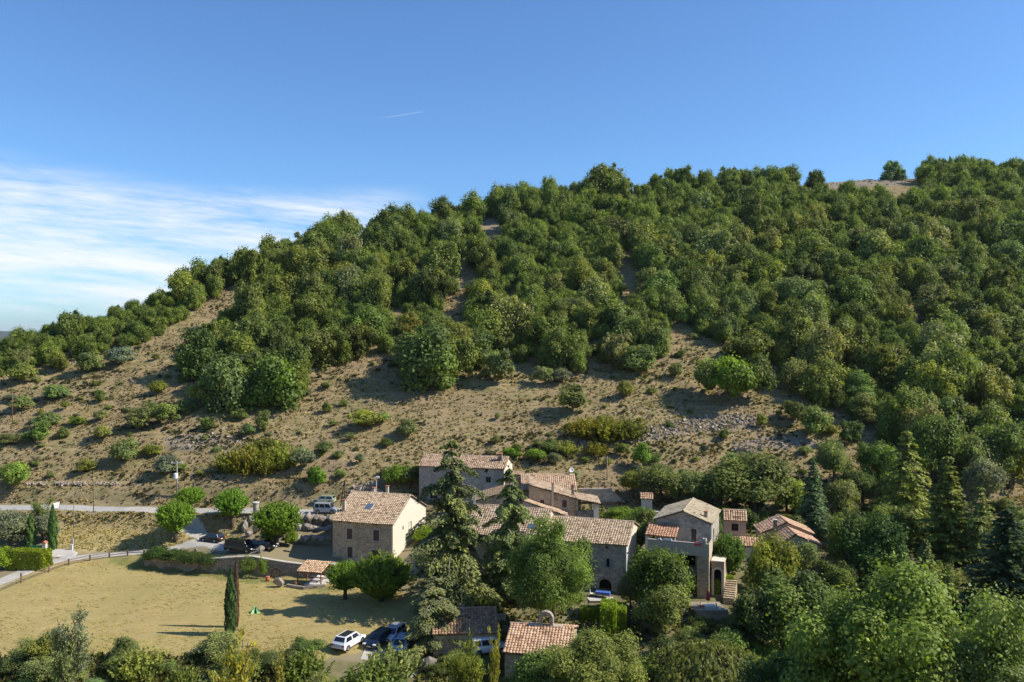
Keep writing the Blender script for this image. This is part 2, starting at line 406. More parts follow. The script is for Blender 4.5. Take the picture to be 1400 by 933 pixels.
def terrain_mat():
    m,nt,bs,_=mat('dry_ground')
    tc=N(nt,'ShaderNodeTexCoord'); v=tc.outputs['Object']
    def A(n): return N(nt,'ShaderNodeAttribute',attribute_name=n).outputs['Fac']
    n1=noise(nt,.9,8,.68,vec=v); n2=noise(nt,.09,5,.6,vec=v); n3=noise(nt,.28,6,.62,vec=v); n4=noise(nt,5,4,.6,vec=v)
    # streaks along the contour of the slope
    mp=N(nt,'ShaderNodeMapping'); mp.inputs['Scale'].default_value=(.28,1.7,2.4); nt.links.new(v,mp.inputs['Vector'])
    n5=noise(nt,.8,6,.65,vec=mp.outputs[0])
    hill=ramp(nt,[(.27,(.11,.082,.044)),(.41,(.215,.163,.086)),(.55,(.31,.24,.124)),(.72,(.40,.32,.17))],math_n(nt,'ADD',math_n(nt,'MULTIPLY',n5,.72),math_n(nt,'MULTIPLY',n1,.30))).outputs[0]
    olive=ramp(nt,[(.3,(.13,.118,.05)),(.7,(.25,.22,.095))],n1).outputs[0]
    gm=ramp(nt,[(.44,(0,0,0)),(.62,(.85,.85,.85))],n3).outputs[0]
    hill=mix(nt,hill,olive,gm)
    redm=ramp(nt,[(.46,(0,0,0)),(.66,(.6,.6,.6))],n2).outputs[0]
    hill=mix(nt,hill,(.27,.19,.12),redm)
    lawnc=ramp(nt,[(.30,(.25,.192,.078)),(.5,(.345,.268,.112)),(.70,(.42,.33,.15))],math_n(nt,'ADD',math_n(nt,'MULTIPLY',n3,.3),math_n(nt,'ADD',math_n(nt,'MULTIPLY',n1,.4),math_n(nt,'MULTIPLY',n5,.3)))).outputs[0]
    lg=ramp(nt,[(.45,(0,0,0)),(.66,(.6,.6,.6))],n2).outputs[0]
    lawnc=mix(nt,lawnc,(.27,.235,.085),lg)
    greenc=ramp(nt,[(.3,(.09,.11,.03)),(.7,(.17,.19,.06))],n1).outputs[0]
    bankc=ramp(nt,[(.3,(.25,.195,.09)),(.52,(.36,.28,.135)),(.72,(.30,.26,.11))],n1).outputs[0]
    rock=ramp(nt,[(.3,(.15,.125,.10)),(.6,(.30,.25,.20))],n4).outputs[0]
    wild=ramp(nt,[(.3,(.11,.105,.05)),(.55,(.18,.16,.08)),(.72,(.27,.23,.14))],n1).outputs[0]
    c=mix(nt,(.24,.20,.12),wild,A('wild'))
    c=mix(nt,c,hill,A('hill')); c=mix(nt,c,bankc,A('bank')); c=mix(nt,c,lawnc,A('lawn')); c=mix(nt,c,greenc,math_n(nt,'MULTIPLY',A('green'),.7))
    c=mix(nt,c,rock,math_n(nt,'MULTIPLY',A('rocky'),.75))
    nt.links.new(c,bs.inputs['Base Color']); bs.inputs['Roughness'].default_value=.97; bs.inputs['Specular IOR Level'].default_value=.05
    hgt=math_n(nt,'ADD',n1,math_n(nt,'ADD',math_n(nt,'MULTIPLY',n4,.35),math_n(nt,'MULTIPLY',n5,.9)))
    am=math_n(nt,'ADD',math_n(nt,'MULTIPLY',A('hill'),.45),.08)
    b=N(nt,'ShaderNodeBump'); nt.links.new(am,b.inputs['Strength']); b.inputs['Distance'].default_value=.5
    nt.links.new(hgt,b.inputs['Height']); nt.links.new(b.outputs['Normal'],bs.inputs['Normal'])
    return m
M['ground']=terrain_mat()
tag(obj('terrain',ter,M['ground']),kind='structure')
def gravel_mat(name,c,d):
    m,nt,bs,_=mat(name)
    n1=noise(nt,.7,6,.6); n2=noise(nt,6,3)
    r=ramp(nt,[(.3,d),(.6,c)],math_n(nt,'ADD',math_n(nt,'MULTIPLY',n1,.65),math_n(nt,'MULTIPLY',n2,.35)))
    nt.links.new(r.outputs[0],bs.inputs['Base Color']); bs.inputs['Roughness'].default_value=.95; bs.inputs['Specular IOR Level'].default_value=.1
    bump(nt,bs,n2,.3,.05); return m
M['gravel']=gravel_mat('pale_gravel',(.46,.43,.38),(.33,.30,.26)); M['asphalt']=gravel_mat('worn_pale_asphalt',(.40,.385,.36),(.30,.285,.265))
def strip(name,line,w,mt,off=.07):
    l=resample(line); d=np.gradient(l,axis=0); d/=np.linalg.norm(d,axis=1)[:,None]+1e-9; nn=np.stack([-d[:,1],d[:,0]],-1)
    ks=np.linspace(-.5,.5,9); wv=w*(1+.16*fbm(np.arange(len(l))/4.,np.full(len(l),w*7.1),3))
    V=l[:,None]+nn[:,None]*ks[None,:,None]*wv[:,None,None]
    z=hq(V[...,0],V[...,1])+off-.12*(np.abs(ks)==.5)[None]
    V=np.concatenate([V,z[...,None]],-1); m,k=V.shape[:2]; I=np.arange(m*k).reshape(m,k)
    return tag(obj(name,np_mesh(name,V.reshape(-1,3),np.stack([I[:-1,:-1],I[1:,:-1],I[1:,1:],I[:-1,1:]],-1).reshape(-1,4),smooth=True),mt),kind='structure')
strip('road',ROAD,4.6,M['asphalt']); strip('ramp_road',RAMP,3.8,M['gravel'],.085); strip('gravel_path',PATH,3.1,M['gravel'],.1); strip('gate_drive',DRIVE,2.6,M['gravel'],.12)
strip('parking_lane',PARK,3.2,M['gravel'],.07)
yard=pxline([(300,744),(330,747),(362,750)]); strip('parking_yard',yard,6.0,M['gravel'],.055)
# distant hills beyond the valley
def far_ridge(name,Y,px0,px1,prof,c,depth):
    k=120; pxs=np.linspace(px0,px1,k); X=(pxs-700)/F*Y; top=(HZ-np.interp(pxs,[a for a,b in prof],[b for a,b in prof]))/F*Y+fbm(X/(.05*Y),np.full(k,3.3),5)*.012*Y
    ts=np.linspace(-1,1,25); V=[];
    for t in ts:
        sh=(1-abs(t))**.8; V.append(np.stack([X,np.full(k,Y+t*depth)+0*X,-75+(top+75)*sh+fbm(X/90,np.full(k,t*9),4)*18*(1-abs(t))*(abs(t)>.01)],-1))
    V=np.array(V); I=np.arange(len(ts)*k).reshape(len(ts),k)
    me=np_mesh(name,V.reshape(-1,3),np.stack([I[:-1,:-1],I[:-1,1:],I[1:,1:],I[1:,:-1]],-1).reshape(-1,4),smooth=True)
    m,nt,bs,_=mat(name+'_cover'); r=ramp(nt,[(.35,tuple(x*.6 for x in c)),(.65,c)],noise(nt,.012,8,.7)); nt.links.new(r.outputs[0],bs.inputs['Base Color']); bs.inputs['Roughness'].default_value=1; bs.inputs['Specular IOR Level'].default_value=0
    return tag(obj(name,me,m),kind='structure')
far_ridge('far_hills',2600,-900,900,[(-900,452),(-200,462),(20,468),(60,466),(300,470),(900,460)],(.10,.105,.06),700)
far_ridge('farther_hills',7500,-1200,1500,[(-1200,440),(-200,452),(10,454),(60,456),(400,448),(1500,440)],(.09,.105,.08),1500)
# ------------------------------------------------------------------ sky, sun, camera
ELEV,AZ=R(41),R(-4)       # direction to the sun: nearly +X (right), a touch towards the viewer
sd=Vector((math.cos(ELEV)*math.cos(AZ),math.cos(ELEV)*math.sin(AZ),math.sin(ELEV)))
w=bpy.data.worlds.new('World'); scene.world=w; w.use_nodes=True; nt=w.node_tree
bg=nt.nodes['Background']
sky=N(nt,'ShaderNodeTexSky'); sky.sky_type='NISHITA'; sky.sun_disc=False; sky.sun_elevation=ELEV; sky.sun_rotation=math.pi/2-AZ
sky.altitude=600; sky.air_density=1.0; sky.dust_density=.8; sky.ozone_density=2.2
tc=N(nt,'ShaderNodeTexCoord'); sep=N(nt,'ShaderNodeSeparateXYZ'); nt.links.new(tc.outputs['Generated'],sep.inputs[0])
yv=math_n(nt,'MAXIMUM',sep.outputs[1],.05)
u=math_n(nt,'DIVIDE',sep.outputs[0],yv); vv=math_n(nt,'DIVIDE',sep.outputs[2],yv)
def band(x,a,b,c,d):
    def mr(lo,hi):
        n_=N(nt,'ShaderNodeMapRange',interpolation_type='SMOOTHSTEP'); nt.links.new(x,n_.inputs[0]); n_.inputs[1].default_value=lo; n_.inputs[2].default_value=hi; return n_.outputs[0]
    return math_n(nt,'MULTIPLY',mr(a,b),math_n(nt,'SUBTRACT',1,mr(c,d)))
cmb=N(nt,'ShaderNodeCombineXYZ'); nt.links.new(u,cmb.inputs[0]); nt.links.new(math_n(nt,'ADD',math_n(nt,'MULTIPLY',vv,8.5),math_n(nt,'MULTIPLY',u,.8)),cmb.inputs[1])
cn=noise(nt,5.2,10,.66,vec=cmb.outputs[0]); cn2=noise(nt,1.2,4,.5,vec=cmb.outputs[0])
streak=ramp(nt,[(.40,(0,0,0)),(.60,(1,1,1))],math_n(nt,'ADD',math_n(nt,'MULTIPLY',cn,.62),math_n(nt,'MULTIPLY',cn2,.38))).outputs[0]
slope=math_n(nt,'ADD',vv,math_n(nt,'MULTIPLY',u,.18))     # the cloud sheet tapers down to the right
m1=math_n(nt,'MULTIPLY',band(slope,-.14,-.03,.06,.12),band(u,-3,-2,-.42,-.10))
m2=math_n(nt,'MULTIPLY',band(vv,.085,.125,.145,.185),band(u,-.50,-.30,-.19,-.08))
mm=math_n(nt,'MINIMUM',math_n(nt,'ADD',math_n(nt,'MULTIPLY',m1,1.),math_n(nt,'MULTIPLY',m2,.95)),1)
cl=math_n(nt,'MULTIPLY',math_n(nt,'MULTIPLY',mm,streak),.92)
# contrail: a short thin line, px 512-580, py 163-152
du=math_n(nt,'SUBTRACT',u,(546-700)/F); dv=math_n(nt,'SUBTRACT',vv,(HZ-158)/F)
ca,sa=math.cos(.155),math.sin(.155)
al=math_n(nt,'ADD',math_n(nt,'MULTIPLY',du,ca),math_n(nt,'MULTIPLY',dv,sa)); ac=math_n(nt,'ABSOLUTE',math_n(nt,'SUBTRACT',math_n(nt,'MULTIPLY',dv,ca),math_n(nt,'MULTIPLY',du,sa)))
ct=math_n(nt,'MULTIPLY',band(al,-.034,.0,.026,.032),band(ac,-1,-.5,.0003,.0013))
cl=math_n(nt,'MAXIMUM',cl,math_n(nt,'MULTIPLY',ct,.12))
SKYMUL=(.70,1.0,1.30)
skyc=mix(nt,sky.outputs[0],SKYMUL,1.,'MULTIPLY')
cc=mix(nt,skyc,(7.3,7.5,7.9),cl); nt.links.new(cc,bg.inputs['Color']); bg.inputs['Strength'].default_value=.09
sl=bpy.data.lights.new('sun','SUN'); sl.energy=4.3; sl.angle=R(.53); sl.color=(1,.93,.82)
so=bpy.data.objects.new('sun',sl); col.objects.link(so); so.rotation_euler=sd.to_track_quat('Z','Y').to_euler(); so.location=(60,0,80)
cam=bpy.data.cameras.new('camera'); co=bpy.data.objects.new('camera',cam); col.objects.link(co)
cam.sensor_width=36; cam.lens=36*F/1400; cam.shift_y=-(466.5-HZ)/1400; cam.clip_end=40000; cam.clip_start=.5
co.location=(0,0,0); co.rotation_euler=(R(90),0,0); scene.camera=co
vs=scene.view_settings; vs.view_transform='Standard'; vs.look='None'; vs.gamma=1; vs.use_curve_mapping=False; vs.exposure=.62
scene.cycles.use_denoising=True; scene.cycles.max_bounces=6; scene.cycles.transparent_max_bounces=4

hm_=bpy.data.materials.new('haze_air'); hm_.use_nodes=True; nt=hm_.node_tree; nt.nodes.remove(nt.nodes['Principled BSDF'])
pv=N(nt,'ShaderNodeVolumePrincipled'); pv.inputs['Color'].default_value=(.86,.92,1,1); pv.inputs['Density'].default_value=3.2e-5; pv.inputs['Anisotropy'].default_value=.3
nt.links.new(pv.outputs[0],nt.nodes['Material Output'].inputs['Volume'])
mb=MB(); mb.box(-9500,9500,-1000,14500,-77,130); tag(mb.obj('haze',hm_),kind='stuff')
# ------------------------------------------------------------------ buildings
def along(X,Y,dx,dy,px):
    p=(px-700)/F; return (p*Y-X)/(dx-p*dy)
class Bld:
    """a house: root Empty at its front left ground corner, local x along the front, y to the back, z up"""
    def __init__(s,name,label,cat,X,Y,zb,a,Wd,D,group=None):
        s.a=R(a); s.X,s.Y,s.zb,s.W,s.D=X,Y,zb,Wd,D
        s.root=thing(name,label,cat,(X,Y,zb),s.a,group); s.holes={'front':[],'right':[],'left':[],'back':[]}
        s.c,s.s=math.cos(s.a),math.sin(s.a)
    def frontx(s,px,y=0):
        X=s.X-s.s*y; Y=s.Y+s.c*y; return along(X,Y,s.c,s.s,px)
    def sidey(s,px):
        X=s.X+s.c*s.W; Y=s.Y+s.s*s.W; return along(X,Y,-s.s,s.c,px)
    def z(s,py,x,y=0): 
        Y=s.Y+s.s*x+s.c*y; return (HZ-py)/F*Y-s.zb
    def px_front(s,l,r,t,b,y=0):
        x0,x1=s.frontx(l,y),s.frontx(r,y); return x0,x1,s.z(b,x0,y),s.z(t,x0,y)
    def px_right(s,l,r,t,b):
        y0,y1=s.sidey(l),s.sidey(r); return y0,y1,s.z(b,s.W,y0),s.z(t,s.W,y0)
    def opening(s,face,x0,x1,z0,z1,kind='window',**kw): s.holes[face].append((x0,x1,z0,z1,kind,kw))
    def basis(s,face):
        W_,D_=s.W,s.D
        return {'front':(Vector((0,0,0)),Vector((1,0,0)),Vector((0,1,0)),W_),'right':(Vector((W_,0,0)),Vector((0,1,0)),Vector((-1,0,0)),D_),
                'back':(Vector((W_,D_,0)),Vector((-1,0,0)),Vector((0,-1,0)),W_),'left':(Vector((0,D_,0)),Vector((0,-1,0)),Vector((1,0,0)),D_)}[face]
    def walls(s,mt,h,kind='gx',rise=2,h2=None,skirt=3.,frac=.5,right=None):  # right: paler material for the sun side, sunlight put into its colour
        W_,D_=s.W,s.D; mb=MB(); s.h=h; s.kind=kind; s.rise=rise; s.h2=h2
        tops={f:h for f in ('front','right','back','left')}; poly=[]
        if kind=='gx':
            for x in (0,W_): poly.append([(x,0,h),(x,D_,h),(x,D_*frac,h+rise)])
        elif kind=='gy':
            for y in (0,D_): poly.append([(0,y,h),(W_,y,h),(W_*frac,y,h+rise)])
        elif kind=='mx':
            lo=min(h,h2); tops={'left':h,'right':h2,'front':lo,'back':lo}
            for y in (0,D_): poly.append([(0,y,lo),(W_,y,lo),(0 if h>h2 else W_,y,max(h,h2))])
        elif kind=='my':
            lo=min(h,h2); tops={'front':h,'back':h2,'left':lo,'right':lo}
            for x in (0,W_): poly.append([(x,0,lo),(x,D_,lo),(x,0 if h>h2 else D_,max(h,h2))])
        for f in tops:
            o,u,nn,L=s.basis(f); hs=s.holes[f]; z0,z1=-skirt,tops[f]
            us=sorted({0,L,*[q for h_ in hs for q in h_[:2]]}); zs=sorted({z0,z1,*[q for h_ in hs for q in h_[2:4]]})
            P3=lambda a,b,d=0: o+u*a+Vector((0,0,b))+nn*d
            for i in range(len(us)-1):
                for j in range(len(zs)-1):
                    cu,cz=(us[i]+us[i+1])/2,(zs[j]+zs[j+1])/2
                    if any(a<cu<b and c<cz<d for a,b,c,d,_,_ in hs): continue
                    mb.face([P3(us[i],zs[j]),P3(us[i+1],zs[j]),P3(us[i+1],zs[j+1]),P3(us[i],zs[j+1])],1 if f=='right' and right else 0)
            for a,b,c,d,kd,kw in hs:
                dp=kw.get('depth',.24)
                for q in ([(a,c),(b,c)],[(b,c),(b,d)],[(b,d),(a,d)],[(a,d),(a,c)]):
                    mb.face([P3(*q[0]),P3(*q[1]),P3(*q[1],dp),P3(*q[0],dp)])
        for k_,p in enumerate(poly): mb.face(p,1 if right and kind=='gx' and k_==1 else 0)
        # floor closing the top under the roof so that no light falls through openings
        s.wall=mb.obj('wall',[mt,right] if right else mt,s.root)
        for f in tops:
            for h_ in s.holes[f]: s.fit(f,*h_)
        return s
    def fit(s,face,x0,x1,z0,z1,kind,kw):
        o,u,nn,L=s.basis(face)
        Mx=Matrix((( *u,0),( *nn,0),(0,0,1,0),(0,0,0,1))).transposed(); Mx.translation=o
        dp=kw.get('depth',.24); w_=x1-x0; h_=z1-z0
        def put(name,mb,m,par=None,lab=None): 
            ob=mb.obj(name,m,par or s.root)
            if lab: ob['label']=lab
            return ob
        if kind in('window','door','arch'):
            mb=MB(); mb.box(x0-.02,x1+.02,dp-.015,dp+.03,z0-.02,z1+.02,0,Mx)
            pane=put('window' if kind=='window' else ('doorway' if kind=='arch' else 'door'),mb,{'window':M['glass'],'door':kw.get('mat',M['shutter_brown']),'arch':M['dark']}[kind])
            if kind=='window' and w_>.5:
                mb=MB(); t=.06
                for a,b,c,d in ((x0,x0+t,z0,z1),(x1-t,x1,z0,z1),(x0+t,x1-t,z0,z0+t),(x0+t,x1-t,z1-t,z1),((x0+x1)/2-.03,(x0+x1)/2+.03,z0+t,z1-t),(x0+t,(x0+x1)/2-.03,z0+h_*.5-.02,z0+h_*.5+.02),((x0+x1)/2+.03,x1-t,z0+h_*.5-.02,z0+h_*.5+.02)): mb.box(a,b,dp-.06,dp-.018,c,d,0,Mx)
                put('frame',mb,kw.get('frame',M['shutter_brown']),pane)
            if kw.get('sur',True) and kind!='arch':
                mb=MB(); t=kw.get('t',.16)
                for a,b,c,d in ((x0-t,x0,z0,z1),(x1,x1+t,z0,z1),(x0-t,x1+t,z1,z1+t*1.1)): mb.box(a,b,-.03,.05,c,d,0,Mx)
                put('surround',mb,M['trim'],pane)
                if kind=='window':
                    mb=MB(); mb.box(x0-t,x1+t,-.09,.05,z0-.12,z0,0,Mx); put('sill',mb,M['trim'],pane)
            sh=kw.get('shut')
            if sh:
                for side in (sh if isinstance(sh,str) else 'lr'):
                    mb=MB(); hw=w_*.62
                    a,b=(x0-hw-.03,x0-.03) if side=='l' else ((x1+.03,x1+hw+.03) if side=='r' else (x0+.01,x1-.01))
                    d0=-.09 if side!='c' else dp-.12
                    mb.box(a,b,d0,d0+.05,z0,z1,0,Mx)
                    for k in (.2,.8): mb.box(a+.02,b-.02,d0-.025,d0,z0+h_*k-.05,z0+h_*k+.05,0,Mx)
                    put('shutter',mb,kw.get('smat',M['shutter']),pane)
            if kind=='arch':
                # spandrels above the round arch, flush with the wall, and a ring of voussoirs
                r=w_/2; cx=(x0+x1)/2; cz=z1-r; mb=MB(); n=10
                for k in range(n):
                    a0,a1=math.pi*k/n,math.pi*(k+1)/n
                    p0=(cx+r*math.cos(a0),cz+r*math.sin(a0)); p1=(cx+r*math.cos(a1),cz+r*math.sin(a1))
                    mb.prism([p0,(p0[0],z1),(p1[0],z1),p1],-.003,dp,0,Mx)
                put('spandrel',mb,s.wall.data.materials[0],pane)
                mb=MB()
                for k in range(n):
                    a0,a1=math.pi*k/n,math.pi*(k+1)/n-.03; f=lambda q,rr:(cx+rr*math.cos(q),cz+rr*math.sin(q))
                    mb.prism([f(a0,r),f(a0,r+.32),f(a1,r+.32),f(a1,r)],-.05,.02,0,Mx)
                for sx in (x0-.32,x1): mb.box(sx,sx+.32,-.05,.02,z0,cz-.01,0,Mx)
                put('arch_stones',mb,kw.get('smat',M['stone_light']),pane)
    def roof(s,tint=(1,1,1),ov=.35,over=.18,spread=.16,mean=.54,name='roof',cap=True,frac=.5):
        W_,D_,h=s.W,s.D,s.h; pl=[]
        k=s.kind
        if k=='gx':
            y=D_*frac
            pl=[((-over,0,h),(1,0,0),W_+2*over,(0,y,s.rise)),((W_+over,D_,h),(-1,0,0),W_+2*over,(0,-(D_-y),s.rise))]
            rg=((-over,y,h+s.rise),(W_+over,y,h+s.rise))
        elif k=='gy':
            x=W_*frac
            pl=[((0,D_+over,h),(0,-1,0),D_+2*over,(x,0,s.rise)),((W_,-over,h),(0,1,0),D_+2*over,(-(W_-x),0,s.rise))]
            rg=((x,-over,h+s.rise),(x,D_+over,h+s.rise))
        elif k=='mx':
            if s.h2<h: pl=[((W_,-over,s.h2),(0,1,0),D_+2*over,(-W_,0,h-s.h2))]; rg=((0,-over,h),(0,D_+over,h))
            else: pl=[((0,D_+over,h),(0,-1,0),D_+2*over,(W_,0,s.h2-h))]; rg=((W_,-over,s.h2),(W_,D_+over,s.h2))
        elif k=='my':
            if s.h2>h: pl=[((-over,0,h),(1,0,0),W_+2*over,(0,D_,s.h2-h))]; rg=((-over,D_,s.h2),(W_+over,D_,s.h2))
            else: pl=[((W_+over,D_,s.h2),(-1,0,0),W_+2*over,(0,-D_,h-s.h2))]; rg=((-over,0,h),(W_+over,0,h))
        me=roof_mesh(pl,ov,rg if cap else None,spread,mean)
        r=obj(name,me,[M['tile'],M['wood_dark']],s.root); r.color=(*tint,1); s.roofo=r; return r
    def box(s,name,mt,x0,x1,y0,y1,z0,z1,par=None,bevel=0):
        mb=MB(); mb.box(x0,x1,y0,y1,z0,z1); return mb.obj(name,mt,par or s.root,bevel=bevel)
    def chimney(s,x,y,z0,z1,w_=.55,d_=.55,mt=None,cap=None,par=None):
        mb=MB(); mb.box(x-w_/2,x+w_/2,y-d_/2,y+d_/2,z0,z1); c=mb.obj('chimney',mt or M['render'],par or s.roofo)
        mb=MB(); mb.box(x-w_/2-.08,x+w_/2+.08,y-d_/2-.08,y+d_/2+.08,z1+.12,z1+.2)
        for sx in (-1,1):
            for sy in (-1,1): mb.box(x+sx*w_*.4-.05,x+sx*w_*.4+.05,y+sy*d_*.4-.05,y+sy*d_*.4+.05,z1,z1+.12)
        mb.obj('chimney_cap',cap or M['terracotta'],c); return c
def roof_mesh(planes,ov,ridge_,spread,mean,per=.36,row=.42):
    V=[];Q=[];T_=[];MI=[]; n0=0
    for o,u,L,sl in planes:
        o=np.array(o,float); u=np.array(u,float); sl=np.array(sl,float); Ls=np.linalg.norm(sl); sv=sl/Ls
        nn=np.cross(u,sv); 
        if nn[2]<0: nn=-nn
        o=o-sv*ov; Ls=Ls+ov
        nc=max(2,int(round(L/per))); nr=max(1,int(round(Ls/row))); p=L/nc; rl=Ls/nr
        t7=np.linspace(0,1,7); prof=.11*np.abs(np.sin(np.pi*t7))**.7
        pt=np.clip(rng.normal(mean,spread,(nr,nc)),0,1); pt[rng.random((nr,nc))<.06]*=.25
        jit=rng.normal(0,.012,(nr,nc)); dj=rng.normal(0,.02,(nr,nc))
        uu=(np.arange(nc)[:,None]+t7[None])*p
        for e,(sadd,zadd) in enumerate(((-.03,.075),(rl,.02))):
            pass
        lo=o+uu[None,:,:,None]*u+((np.arange(nr)*rl)[:,None]+dj-.03)[:,:,None,None]*sv+(prof[None,None]+.075+jit[:,:,None])[...,None]*nn
        hi=o+uu[None,:,:,None]*u+(((np.arange(nr)+1)*rl)[:,None]+0*dj)[:,:,None,None]*sv+(prof[None,None]*.85+.02+jit[:,:,None])[...,None]*nn
        base=o+uu[None,:,:,None]*u+((np.arange(nr)*rl)[:,None]+dj-.03)[:,:,None,None]*sv+0*prof[None,None,:,None]*nn
        A=np.stack([base,lo,hi],2)                       # nr,nc,3,7,3
        I=n0+np.arange(nr*nc*21).reshape(nr,nc,3,7)
        for r_ in (0,1):
            Q.append(np.stack([I[:,:,r_,:-1],I[:,:,r_,1:],I[:,:,r_+1,1:],I[:,:,r_+1,:-1]],-1).reshape(-1,4))
        V.append(A.reshape(-1,3)); T_.append(np.repeat(pt.reshape(-1),21)); n0+=nr*nc*21
        MI.append(np.zeros(nr*nc*12))
        # slab below
        c=[o+u*a+sv*b+nn*d for d in (-.1,.0) for b in (-.0,Ls) for a in (0.,L)]
        V.append(np.array(c)); T_.append(np.full(8,.2)); Q.append(n0+np.array([(0,2,3,1),(4,5,7,6),(0,1,5,4),(2,6,7,3),(0,4,6,2),(1,3,7,5)])); MI.append(np.ones(6)); n0+=8
    if ridge_ is not None:
        a,b=np.array(ridge_[0],float),np.array(ridge_[1],float); L=np.linalg.norm(b-a); d=(b-a)/L; side=np.cross(d,[0,0,1]); side/=np.linalg.norm(side); up=np.cross(side,d)
        k=max(1,int(L/.4)); ang=np.linspace(-.25,math.pi+.25,7)
        for i in range(k):
            for e,rr in ((0,.17),(1,.14)):
                pass
            ring=lambda t,rr:a+d*(t*L/k)+side*(np.cos(ang)*rr)[:,None]+up*(np.sin(ang)*rr+.02)[:,None]
            v=np.concatenate([ring(i-.04,.17),ring(i+1,.145)]); V.append(v); T_.append(np.full(14,np.clip(rng.normal(.6,.18),0,1)))
            Q.append(n0+np.stack([np.arange(6),np.arange(1,7),np.arange(8,14),np.arange(7,13)],-1)); MI.append(np.zeros(6)); n0+=14
    V=[np.concatenate(V)]; V[0][:,2]+=.16*fbm(V[0][:,0]/2.6+3,V[0][:,1]/2.6,2)
    return np_mesh('roof',np.concatenate(V),np.concatenate(Q),{'tint':np.concatenate(T_)},mi=np.concatenate(MI))
def from_right(pxr,Y,a,pxl,pxb=None):
    """front right corner at pixel column pxr, depth Y; returns front-left X,Y and width, depth"""
    a=R(a); X=(pxr-700)/F*Y; w_=-along(X,Y,math.cos(a),math.sin(a),pxl); D=along(X,Y,-math.sin(a),math.cos(a),pxb) if pxb else 8
    return X-w_*math.cos(a),Y-w_*math.sin(a),w_,D

# --- A: tall stone house with the sunlit gable
X,Y,w_,D=from_right(537,130.1,-16,455,582)
A=Bld('stone_house','tall stone house with orange tiled roof, roof window and bright sunlit gable','house',X,Y,-37.4,-16,w_,D)
sb=dict(shut='c',smat=M['shutter_brown'])
for l,r,t,b in ((474.4,481.8,722.6,736.9),(510.4,518.4,724.8,739.3),(475,482,747.6,762.5)): A.opening('front',*A.px_front(l,r,t,b),'window',**sb)
for l,r,t,b in ((476,480.5,712,715.8),(512.5,516.5,714.8,718.6)): A.opening('front',*A.px_front(l,r,t,b),'window',sur=False)
x0,x1,z0,z1=A.px_front(508,520,752,764); A.opening('front',x0,x1,.1,z1,'door')
for l,r,t,b in ((558.5,562.5,715,731),(572.5,576.,712.5,723)): A.opening('right',*A.px_right(l,r,t,b),'window',shut='c',smat=M['render_white'],t=.1)
A.opening('right',*A.px_right(550.3,551.8,720,725),'window',sur=False)
y0,y1,_,_=A.px_right(560,567,740,750); A.opening('right',y0,y1,.2,A.z(740,A.W,y0),'arch',smat=M['stone_light'])
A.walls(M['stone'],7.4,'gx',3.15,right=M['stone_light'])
# gable stone paler than the front: its sunlit brightness is put into the colour
A.roof((1.05,.99,.91),.45,.25,.2,.55)
mb=MB(); mb.box(0,A.W,-.2,-.002,7.12,7.36); mb.obj('cornice',M['terracotta'],A.root)
def roofpt(B,px,py):
    """local point of the front roof plane (kind gx) under a pixel"""
    best=None
    for t in np.linspace(0,1,60):
        y=t*B.D/2; z=B.h+t*B.rise; x=B.frontx(px,y); e=abs(B.z(py,x,y)-z)
        if best is None or e<best[0]: best=(e,x,y,z)
    return best[1:]
x,y,z=roofpt(A,505,694); sl=math.atan2(A.rise,A.D/2)
Mt=Matrix.Translation((x,y,z+.16))@Matrix.Rotation(sl,4,'X')
mb=MB(); mb.box(-.62,.62,-.75,.75,-.1,.05,0,Mt); so_=mb.obj('roof_window',M['metal'],A.roofo); mb=MB(); mb.box(-.5,.5,-.62,.62,.05,.075,0,Mt); mb.obj('pane',M['skyglass'],so_)
x,y,z=roofpt(A,470.5,699); A.chimney(x,y,z-.3,z+1.75,.5,.5,M['render'])
A.chimney(A.frontx(511,A.D*.56),A.D*.56,A.h+2,A.h+A.rise+.55,.45,.45,M['render'])
A.chimney(A.frontx(529.5,A.D*.62),A.D*.62,A.h+2,A.h+A.rise+.8,.42,.42,M['render'])
mb=MB(); mb.tube([(A.W-.12,-.12,-.5),(A.W-.12,-.12,7.0)],.06,6); mb.obj('drainpipe',M['metal'],A.root)
# --- B: long main range
X,Y,w_,_=from_right(857,115,-17,742,None)
B1=Bld('farmhouse','long stone farmhouse with broad tiled roof, blue-green shutters and arched doorway','house',X,Y,-36.8,-17,w_,11.4)
for l,r,t,b,s_ in ((801.5,807.5,761,774,'lr'),(829,833.5,764,776,'lr')): B1.opening('front',*B1.px_front(l,r,t,b),'window',shut=s_,sur=False)
B1.opening('front',*B1.px_front(827.5,832,746.3,750.6),'window',t=.12)
B1.opening('front',*B1.px_front(766,771,759,771),'window',shut='lr',sur=False)
x0,x1,_,z1=B1.px_front(819,836,791,814); B1.opening('front',x0,x1,.02,z1,'arch',depth=.5,smat=M['stone'])
B1.walls(M['stone_grey'],7.34,'gx',1.9,right=M['stone_light']); B1.roof((1.0,.97,.9),.4,.2,.2,.55)  # right gable coloured paler to look sunlit
mb=MB(); mb.box(0,B1.W,-.18,-.002,7.08,7.3); mb.obj('cornice',M['stone_grey'],B1.root)
mb=MB(); mb.tube([(B1.W-.06,-.1,.2),(B1.W-.06,-.1,7.0)],.07,6); mb.obj('drainpipe',M['white'],B1.root)
w2=12.0; X2=X-w2*math.cos(R(-17)); Y2=Y-w2*math.sin(R(-17))
B2=Bld('farmhouse_wing','higher stone wing with mottled tiled roof behind the two big cedars','house',X2,Y2,-36.9,-17,w2-.01,10)
B2.opening('front',5,6,4.2,5.8,'window',shut='lr',sur=False); B2.opening('front',9,10,4.2,5.8,'window',shut='lr',sur=False); B2.opening('front',4.6,6,.1,2.4,'door')
